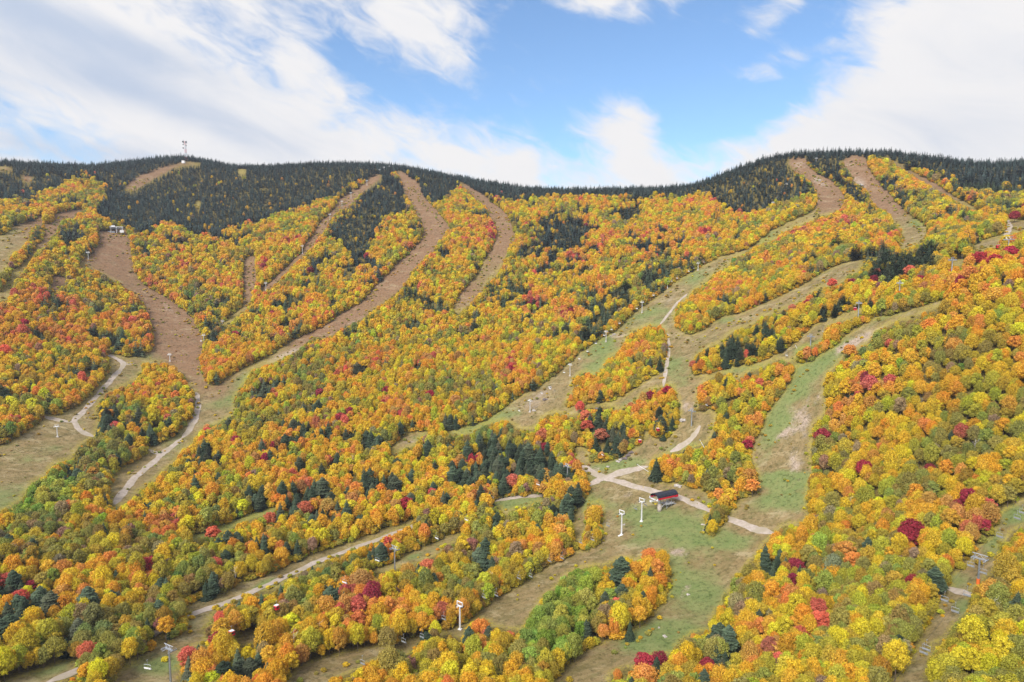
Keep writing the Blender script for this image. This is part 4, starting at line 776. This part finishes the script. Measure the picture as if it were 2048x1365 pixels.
for ln, (style, tw) in LINES.items():
    tops = []
    for i, (tx, ty, by) in enumerate(tw):
        if by is None: H0 = 14.0 if style in ('grey', 'pad', 'frame') else 10.0; P = hit(min(max(tx, -200), 2250), ty, H0)
        else: P = hit(tx, by); H0 = solve_h(P, ty+(2 if style == 'frame' else 1))-(1.8 if style in ('frame', 'grey', 'pad') else 1.2)
        tops.append((P, max(H0, 5.0)))
    pp = np.array([t_[0] for t_ in tops]); CAB[ln] = []
    for i, (P, H0) in enumerate(tops):
        a = pp[max(i-1, 0)]; b = pp[min(i+1, len(pp)-1)]; rz = math.atan2(b[1]-a[1], b[0]-a[0])
        CAB[ln].append((P, H0, rz))
        if (ln, i) not in SKIP: lift_tower(P, H0, rz, style, TL[ln][i], 'towers of the '+ln)
CABLAB = {'grey lift': 'twin steel cables of the grey tower lift crossing from lower left to the right edge', 'station lift': 'twin steel cables leading from the lowest trail to the red station', 'centre lift': 'twin steel cables above the central chairlift trail',
 'left lift': 'twin steel cables up the long narrow clearing to the left ridge', 'corner lift': 'twin steel cables over the lower right clearing', 'far left lift': 'twin steel cables below the far station at upper left'}
SIDE = {}
STA = hit(1328, 1017); 
_t1 = CAB['station lift'][-1][0]; STRZ = math.atan2(STA[1]-_t1[1], STA[0]-_t1[0])
for ln, tw in CAB.items():
    gauge = 2.5 if LINES[ln][0] in ('grey', 'pad') else 1.7
    e = thing('haul_cable', CABLAB[ln], 'cable', tw[0][0]); e.location = (0, 0, 0)
    SIDE[ln] = []
    for sg in (-1, 1):
        K_ = [(P[0]-math.sin(rz)*gauge*sg, P[1]+math.cos(rz)*gauge*sg, P[2]+H0+.5) for P, H0, rz in tw]
        if ln == 'station lift': K_.append((STA[0]-math.sin(STRZ)*gauge*sg, STA[1]+math.cos(STRZ)*gauge*sg, STA[2]+7.9))
        pts_ = []
        for a, b in zip(K_[:-1], K_[1:]):
            L = math.dist(a, b)
            for q in range(12): f = q/12; pts_.append((a[0]+(b[0]-a[0])*f, a[1]+(b[1]-a[1])*f, a[2]+(b[2]-a[2])*f-4*f*(1-f)*L*.012))
        pts_.append(K_[-1]); SIDE[ln].append(pts_)
        part('strand', e, DARKST, tube_pts(pts_, [.035]*len(pts_), 4))
def frame_pts(ln):
    out = []
    for pts_ in SIDE[ln]:
        A_ = np.array(pts_); s = np.linspace(0, len(A_)-1, len(A_)*8); P = np.stack([np.interp(s, np.arange(len(A_)), A_[:, k]) for k in range(3)], 1)
        out.append(P)
    return out
def chair_shapes(w_):
    h = -3.6
    return {'hanger': [bar((0, 0, .1), (0, 0, -1.9), .05, 5), bar((-.35, 0, .05), (.35, 0, .05), .09, 5)],
            'bail': [bar((0, -w_/2, -1.9), (0, w_/2, -1.9), .06), bar((0, -w_/2, -1.9), (-.1, -w_/2, h), .05), bar((0, w_/2, -1.9), (-.1, w_/2, h), .05)],
            'seat': [box(.18, 0, h, .55, w_, .10)], 'backrest': [box(-.15, 0, h+.38, .08, w_, .55)], 'footrest': [bar((.75, -w_/2, h-.55), (.75, w_/2, h-.55), .04), bar((.1, -w_/2, h+.2), (.75, -w_/2, h-.55), .03), bar((.1, w_/2, h+.2), (.75, w_/2, h-.55), .03)]}
CHM = {}
def chair(P, rz, w_, seatm, label, group):
    e = thing('lift_chair', label, 'lift chair', P, rz, group)
    for k, sh in chair_shapes(w_).items():
        key = (k, w_, seatm.name)
        if key not in CHM: V, Fc = join(sh); CHM[key] = plain_mesh(k, (V, Fc), seatm if k in ('seat', 'backrest') else STEEL)
        o = bpy.data.objects.new(k, CHM[key]); col.objects.link(o); o.parent = e
    return e
def gondola(P, rz, label):
    e = thing('gondola_cabin', label, 'gondola cabin', P, rz, 'red and white gondola cabins')
    part('hanger', e, STEEL, bar((0, 0, .1), (0, 0, -1.8), .06, 6), bar((-.4, 0, .05), (.4, 0, .05), .1, 5))
    prof = [(-.95, -3.9), (-1.1, -3.1), (-1.0, -2.3), (-.7, -1.95), (.7, -1.95), (1.0, -2.3), (1.1, -3.1), (.95, -3.9)]
    V = [(x*(1-.08*(abs(y) > .8)), y, z) for y in (-.95, .95) for x, z in prof]; n_ = len(prof)
    Fc = [tuple(range(n_))[::-1], tuple(range(n_, 2*n_))]+[(i, (i+1) % n_, (i+1) % n_+n_, i+n_) for i in range(n_)]
    o = part('cabin', e, RED, (V, Fc))
    part('window', o, GLASS, box(1.07, 0, -2.75, .10, 1.5, .6)); part('window', o, GLASS, box(-1.07, 0, -2.75, .10, 1.5, .6)); part('window', o, GLASS, box(0, .98, -2.75, 1.5, .05, .6)); part('window', o, GLASS, box(0, -.98, -2.75, 1.5, .05, .6))
    part('roof_panel', o, WHITE, box(0, 0, -1.92, 1.7, 1.8, .12))
CH = {'grey lift': ([(295,1338,0),(465,1273,1),(553,1221,1),(688,1168,0),(756,1121,0),(875,1078,0),(931,1041,0),(1075,970,0),(1204,911,0),(1281,886,1),(1316,857,1),(1411,806,0),(1572,704,0),(1645,660,0),(1709,617,1),(1868,543,0),(1995,491,1)], 3.0),
 'station lift': ([(725,1326,0),(806,1280,0),(842,1273,0),(885,1235,0),(967,1188,0),(990,1188,0),(1038,1151,0),(1062,1149,0),(1098,1116,0),(1124,1114,0),(1159,1078,0),(1184,1078,0),(1212,1041,0),(1269,1012,0),(1291,1011,0)], 2.3),
 'centre lift': ([(1039,824,0),(1082,784,0),(1102,781,0),(1128,746,0),(1157,715,0),(1174,700,0),(1191,685,0),(1207,669,0),(1223,658,0),(1238,645,0),(1274,618,0),(1306,588,0),(1343,561,0),(1354,555,0),(1377,541,0),(1386,534,0),(1406,522,0),(1425,510,0),(1434,504,0),(1443,496,0),(1460,486,0),(1555,395,0),(1562,385,0)], 2.3),
 'corner lift': ([(2041,1017,0),(2021,1013,0),(2001,1078,0),(1963,1140,0),(1940,1129,0),(1942,1202,0),(1911,1225,0),(1893,1205,0),(1860,1312,0),(1840,1293,0)], 2.4),
 'left lift': ([(402,682,0)], 2.2)}
CHL = {'grey lift': 'on the grey tower lift', 'station lift': 'on the lift to the red station', 'centre lift': 'above the central chairlift trail', 'corner lift': 'above the lower right clearing', 'left lift': 'beside the reddish trail'}
for ln, (lst, w_) in CH.items():
    cnt = {0: 0, 1: 0}; FPS = frame_pts(ln); tot = {k: sum(1 for c in lst if c[2] == k) for k in (0, 1)}; lst = sorted(lst, key=lambda c: c[0])
    for px_, py_, g_ in lst:
        best = None
        for P in FPS:
            X_, Y_, D_ = project(P-np.array([0, 0, 3.3])); q = (X_-px_)**2*2+(Y_-py_)**2; k_ = int(np.argmin(q))
            if best is None or q[k_] < best[0]: a_ = P[max(k_-1, 0)]; b_ = P[min(k_+1, len(P)-1)]; best = (q[k_], P[k_], math.atan2(b_[1]-a_[1], b_[0]-a_[0]))
        o_ = ordn(cnt[g_]); cnt[g_] += 1
        if g_: gondola(best[1], best[2], 'red gondola cabin, %s red cabin from the left %s' % (o_, CHL[ln]))
        else: chair(best[1], best[2], w_, WHITE if ln in ('centre lift', 'grey lift', 'left lift') else STEEL, '%s chair, %s from the left %s' % ('white' if ln in ('centre lift', 'grey lift', 'left lift') else 'grey', o_, CHL[ln]) if tot[0] > 1 else 'single white chair '+CHL[ln], 'chairs '+CHL[ln])
# ------------------------------------------------------------------ the red and black lift station
def station(P, rz, label, L=16.5, W=7.0, z0=7.5, roofm=BLACK, side=RED, name='lift_station'):
    e = thing(name, label, 'lift station', P, rz)
    def shell(r_, h_, t_, x0, x1, n_=14):
        V = []; Fc = []
        for x in (x0, x1):
            for rr_, hh_ in ((r_, h_), (r_-t_, h_-t_)):
                for k in range(n_+1): a = math.pi*k/n_; V.append((x, -math.cos(a)*rr_, z0+.9+math.sin(a)*hh_))
        m_ = n_+1
        for k in range(n_):
            Fc += [(k, k+1, 2*m_+k+1, 2*m_+k), (m_+k+1, m_+k, 3*m_+k, 3*m_+k+1), (k+1, k, m_+k, m_+k+1), (2*m_+k, 2*m_+k+1, 3*m_+k+1, 3*m_+k)]
        return V, Fc
    rf = part('roof', e, roofm, shell(W/2, 2.3, .12, -L/2, L/2), smooth=False)
    part('roof_rib', rf, DARKST, *[shell(W/2+.05, 2.35, .08, x-.06, x+.06) for x in np.linspace(-L/2+.1, L/2-.1, 7)])
    for sg in (-1, 1): part('side_panel', e, side, box(0, sg*(W/2-.02), z0+.42, L, .16, 1.0), box(L/2-1.2, sg*(W/2-.6), z0-.2, 2.4, 1.2, .5))
    part('back_wall', e, side, box(L/2-.3, 0, z0+.9, .15, W-.4, 1.5))
    part('end_frame', e, WHITE, box(-L/2-.35, 0, z0-.25, .7, W+.3, .5), box(-L/2-.3, -W/2, z0+.25, .4, .4, 1.2), box(-L/2-.3, W/2, z0+.25, .4, .4, 1.2))
    part('drive_unit', e, STEEL, box(1.0, 0, z0+.6, 7, 2.4, 1.1), box(-4, 0, z0+.4, 4, 1.2, .5))
    part('bullwheel', e, DARKST, tube_pts([(3.2, 0, z0-.35), (3.2, 0, z0-.05)], [2.6, 2.6], 24))
    for sg in (-1, 1): part('rail', e, STEEL, bar((-L/2-2.0, sg*2.6, z0+.1), (L/2-1, sg*2.6, z0+.1), .13, 6), *[bar((x, sg*2.6, z0+.1), (x, sg*2.6, z0+.9), .07) for x in np.linspace(-L/2, L/2-1.5, 9)])
    part('drive_mast', e, CONC, tube_pts([(-3.6, 0, -1.5), (-3.6, 0, 1.2), (-3.6, 0, 3.0), (-3.6, 0, 3.6)], [1.35, 1.45, 1.15, .6], 14), smooth=True)
    part('mast_head', e, STEEL, box(-3.6, 0, 4.9, 1.1, 1.6, 3.0))
    for x in (.6, 4.6):
        for sg in (-1, 1): part('leg', e, STEEL, bar((x, sg*1.6, -1.5), (x, sg*1.6, z0-.1), .17, 8))
    part('bracing', e, WHITE, bar((-3.6, -1.1, 1.2), (.6, -1.6, 4.4), .09), bar((.6, -1.6, .3), (4.6, -1.6, 4.4), .09), bar((4.6, -1.6, .3), (.6, -1.6, 4.4), .09), bar((-3.6, 1.1, 1.2), (.6, 1.6, 4.4), .09), bar((.6, 1.6, .3), (4.6, 1.6, 4.4), .09))
    part('platform', e, STEEL, box(2.6, 0, 2.9, 7.2, 5.4, .18)); part('ramp', e, STEEL, box(8.2, -1.2, 2.2, 4.6, 2.4, .16))
    part('railing', e, WHITE, *[bar((x, -2.65, 3.0), (x, -2.65, 4.05), .05) for x in np.arange(-.9, 6.3, .9)], bar((-1, -2.65, 4.05), (6.2, -2.65, 4.05), .05), bar((-1, -2.65, 3.55), (6.2, -2.65, 3.55), .04))
    part('counterweight', e, YELLOW, box(-5.6, 1.3, 3.4, 1.6, 1.2, .5)); part('maintenance_pod', e, WHITE, box(-L/2+.4, 2.4, 5.3, 2.4, 1.6, .9))
    return e
station(STA, STRZ, 'red and black barrel roofed lift station on steel legs beside the gravel road')
FS = hit(234, 466)
def far_station():
    e = thing('hilltop_lift_station', 'pale grey open lift station at the head of the reddish trail', 'lift station', FS, .35)
    part('roof', e, WHITE, box(0, 0, 7.4, 15, 6, .5), box(-4, 0, 8.3, 4, 4, 1.3)); part('machine_deck', e, STEEL, box(0, 0, 5.8, 16, 7, .5))
    for x in (-6.5, 0, 6.5):
        for y in (-2.6, 2.6): part('leg', e, WHITE, bar((x, y, -2), (x, y, 7.3), .28, 6))
    part('bullwheel', e, DARKST, tube_pts([(5, 0, 5.0), (5, 0, 5.4)], [2.6, 2.6], 20)); part('hut', e, WHITE, box(6.5, -4.5, 1.6, 4.5, 3.4, 3.2)); part('ramp', e, STEEL, box(-6, 0, .8, 8, 5, 1.4))
far_station()
# ------------------------------------------------------------------ radio mast on the left summit
def radio_tower():
    P = hit(372, 322); H0 = 40.0
    for h in np.arange(20, 60, .5):
        if project(np.array([P[0], P[1], P[2]+h]))[1] < 283: H0 = float(h); break
    e = thing('radio_tower', 'red and white lattice radio tower with dark dishes on the left summit', 'radio tower', P)
    def w_(z): return 1.9-(.5)*z/H0
    N = 10
    for k in range(3):
        a = 2.094*k+.5; 
        for q in range(5):
            z0, z1 = H0*q/5, H0*(q+1)/5
            part('tower_leg', e, RED if q % 2 == 0 else STEEL, bar((math.cos(a)*w_(z0), math.sin(a)*w_(z0), z0-1 if q == 0 else z0), (math.cos(a)*w_(z1), math.sin(a)*w_(z1), z1), .24, 6))
    sh = []
    for i in range(N):
        z0, z1 = H0*i/N, H0*(i+1)/N
        for k in range(3):
            a, b = 2.094*k+.5, 2.094*(k+1)+.5
            sh.append(bar((math.cos(a)*w_(z0), math.sin(a)*w_(z0), z0), (math.cos(b)*w_(z1), math.sin(b)*w_(z1), z1), .13)); sh.append(bar((math.cos(a)*w_(z1), math.sin(a)*w_(z1), z1), (math.cos(b)*w_(z1), math.sin(b)*w_(z1), z1), .13))
    part('lattice', e, STEEL, *sh)
    for i, (x, z, r_) in enumerate([(-3.0, H0-1.5, 1.7), (2.6, H0-2, 1.4), (-2.9, H0-6.5, 1.0), (2.7, H0-8.5, .9), (-3.1, H0-13, 1.2)]): part('dish', e, DARKST, tube_pts([(x, -1.6, z), (x, -2.3, z)], [r_, r_], 14))
    part('antenna_rack', e, DARKST, bar((-3.4, 0, H0-3.2), (3.6, 0, H0-3.2), .2), bar((-3.2, 0, H0-5), (-3.2, 0, H0+2.5), .22), bar((3.2, 0, H0-5), (3.2, 0, H0+1.0), .18))
    q = hit(341, 322); m_ = thing('antenna_mast', 'thin guyed antenna mast left of the radio tower', 'antenna mast', q); part('mast', m_, STEEL, bar((0, 0, -1), (0, 0, 21), .16, 5)); part('crosspiece', m_, STEEL, bar((-.9, 0, 18), (.9, 0, 18), .08))
    hp = hit(367, 327); b_ = thing('equipment_hut', 'small pale hut below the radio tower', 'hut', hp); part('wall', b_, WHITE, box(0, 0, 2.2, 5, 4, 4.6)); part('roof', b_, CONC, box(0, 0, 4.75, 5.6, 4.6, .5))
radio_tower()
# ------------------------------------------------------------------ rocks, poles, pipes
def boulder(px_, py_, r_, mat, label, group=None, hz=.6):
    P = hit(px_, py_); g = random.Random(int(px_*7+py_)); bm = bmesh.new(); bmesh.ops.create_icosphere(bm, subdivisions=3, radius=1)
    for v in bm.verts:
        n_ = v.co.normalized(); k_ = 1+.22*math.sin(n_.x*4+g.random()*.2+px_)+.15*math.sin(n_.y*6+py_)+.10*math.sin(n_.z*9+px_); v.co = Vector((n_.x*k_*r_*1.25, n_.y*k_*r_, n_.z*k_*r_*hz))
    me = bpy.data.meshes.new('boulder'); bm.to_mesh(me); bm.free(); me.materials.append(mat)
    o = bpy.data.objects.new('boulder', me); col.objects.link(o); o.location = (P[0], P[1], P[2]+r_*.15); o.rotation_euler = (0, 0, g.random()*3); o['label'] = label; o['category'] = 'boulder'
    if group: o['group'] = group
for a in [(1333,960,1.7,ROCK,'pale pinkish boulder at the tree edge behind the station'),(1356,973,1.8,ROCK,'grey flat boulder just right of the station roof'),(1330,1274,.8,ROCK,'small white stone on the green lower clearing'),(1376,1190,.7,ROCK,'small white stone in the middle of the lower trail'),(1318,1256,.45,ROCK,'tiny pale stone above the white stone on the lower clearing'),
   (1406,1050,.8,ROCK,'pale stone left of the lone spruce by the road'),(1411,1062,1.0,ROCK,'white stone at the foot of the lone spruce'),(1365,842,2.0,ROCK,'rounded grey boulder left of the grey tower above the station'),(1228,670,1.6,ROCK,'pale stone by the third tower on the chairlift trail'),(1222,673,1.0,ROCK,'small stone by the pale stone on the chairlift trail'),
   (1262,906,1.5,DROCK,'dark boulder topmost in the rock pile above the crossroads'),(1256,912,1.6,DROCK,'dark boulder second down the rock pile'),(1250,918,1.5,DROCK,'dark boulder third down the rock pile'),(1242,920,1.3,ROCK,'pale boulder in the middle of the rock pile'),(1236,924,1.2,ROCK,'pale boulder at the low left end of the rock pile'),
   (1216,934,.9,ROCK,'lone stone on the grass left of the rock pile'),(1248,1050,.7,ROCK,'stone just right of the white tower with cross footing'),(1194,818,1.2,DROCK,'dark boulder below the long tree island'),(1198,806,1.3,DROCK,'dark stone at the lower edge of the long tree island'),
   (1688,360,2.6,ROCK,'pale rock outcrop on the upper right summit trail'),(1722,372,2.8,ROCK,'pale rock on the right summit trail at its bend'),(1637,362,2.4,ROCK,'pale rock on the left summit trail'),(1090,800,1.8,DROCK,'dark rock beside the lowest chairlift tower'),(1100,776,1.5,ROCK,'pale rock near the chairs on the lower chairlift trail'),
   (1068,822,1.3,ROCK,'pale rock at the foot of the lowest chairlift tower')]: boulder(*a)
def pole(p0, p1, h0, h1, label, name='leaning_pole'):
    a = hit(*p0); b = hit(*p1); e = thing(name, label, 'pole' if name != 'snowmaking_pipe' else 'pipe', a)
    part('shaft', e, WHITE, bar((0, 0, h0), tuple(b-a+np.array([0, 0, h1])), .13, 6)); part('joint', e, DARKST, bar((0, 0, max(h0-.4, -.3)), (0, 0, h0+.3), .25, 6))
pole((1274, 930), (1297, 945), .3, .4, 'pale pipe lying across the road at the crossroads', 'snowmaking_pipe')
pole((1399, 880), (1410, 899), .3, .3, 'pale pipe on the grass below the curved gravel track', 'snowmaking_pipe')
pole((1590, 691), (1594, 698), .3, .3, 'short pale pipe at the tip of the tree strip', 'snowmaking_pipe')
def gun(px_, py_, h_, lean, label):
    P = hit(px_, py_); e = thing('snow_gun', label, 'snow gun', P); part('mast', e, STEEL, bar((0, 0, -.5), (lean, 0, h_), .12, 6)); part('nozzle', e, WHITE, bar((lean, 0, h_), (lean-1.0, -.5, h_+.5), .16, 6)); part('hydrant', e, DARKST, tube_pts([(0, 0, -.3), (0, 0, 1.1)], [.35, .28], 8))
gun(377, 1079, 7, -2.6, 'leaning snow gun mast at the tip of the green clearing at left'); gun(977, 1011, 5.5, 3.5, 'leaning snow gun mast at the gravel road left of the station'); gun(1160, 962, 4, -3, 'leaning snow gun mast beside the gravel crossroads')
def snag(px_, py_, h_, label, k):
    P = hit(px_, py_, h_*.5); e = thing('bare_tree', label, 'bare tree', P); part('trunk', e, PALEBARK, bare_tree(k, h_, 12)); e.rotation_euler = (0, 0, k)
snag(1950, 900, 11, 'pale leafless dead tree high in the right hillside wood', 1); snag(1970, 888, 9, 'thin leafless tree just right of the pale dead tree', 2); snag(706, 925, 12, 'pale bare trunk in the central lower forest', 3); snag(1768, 1100, 13, 'pale birch with bare top left of the large crimson maple', 4); snag(587, 1290, 15, 'slender white birch trunk in the bottom wood left of the trail', 5); snag(1988, 1225, 11, 'bare pale tree right of the lower right clearing', 6)

_sp = [(1480,1215,10,'pale bare tree on the right edge of the lower clearing'),(1905,1010,9,'bare grey tree below the maples high on the right hillside'),(640,1265,11,'bare grey tree above the lowest trail'),(150,1235,12,'bare pale tree in the lower left corner wood'),(1700,1010,9,'bare tree low on the right hillside'),(885,1010,10,'bare tree in the dark wood above the gravel road'),(470,1150,10,'bare tree just above the long gravel road'),(1830,860,9,'bare tree in the middle of the right hillside'),(985,1165,11,'bare tree between the two lower lift lines'),(1290,1190,9,'bare grey tree at the right of the poplar island')]
for _i, (_x, _y, _h, _l) in enumerate(_sp): snag(_x, _y, _h, _l, 20+_i)
# ------------------------------------------------------------------ the air between
hz = obj('haze', *box(0, 700, 190, 3400, 2200, 900), [])
hz['kind'] = 'stuff'; hz['label'] = 'thin autumn haze over the slopes'
hm = bpy.data.materials.new('haze'); hm.use_nodes = True; ht = NT(hm.node_tree); ht.n.clear()
ho = ht.new('ShaderNodeOutputMaterial'); hv = ht.new('ShaderNodeVolumePrincipled'); hv.inputs['Color'].default_value = (.80, .86, 1, 1); hv.inputs['Density'].default_value = .00008; hv.inputs['Anisotropy'].default_value = .2
ht.l.new(hv.outputs[0], ho.inputs['Volume']); hz.data.materials.append(hm)
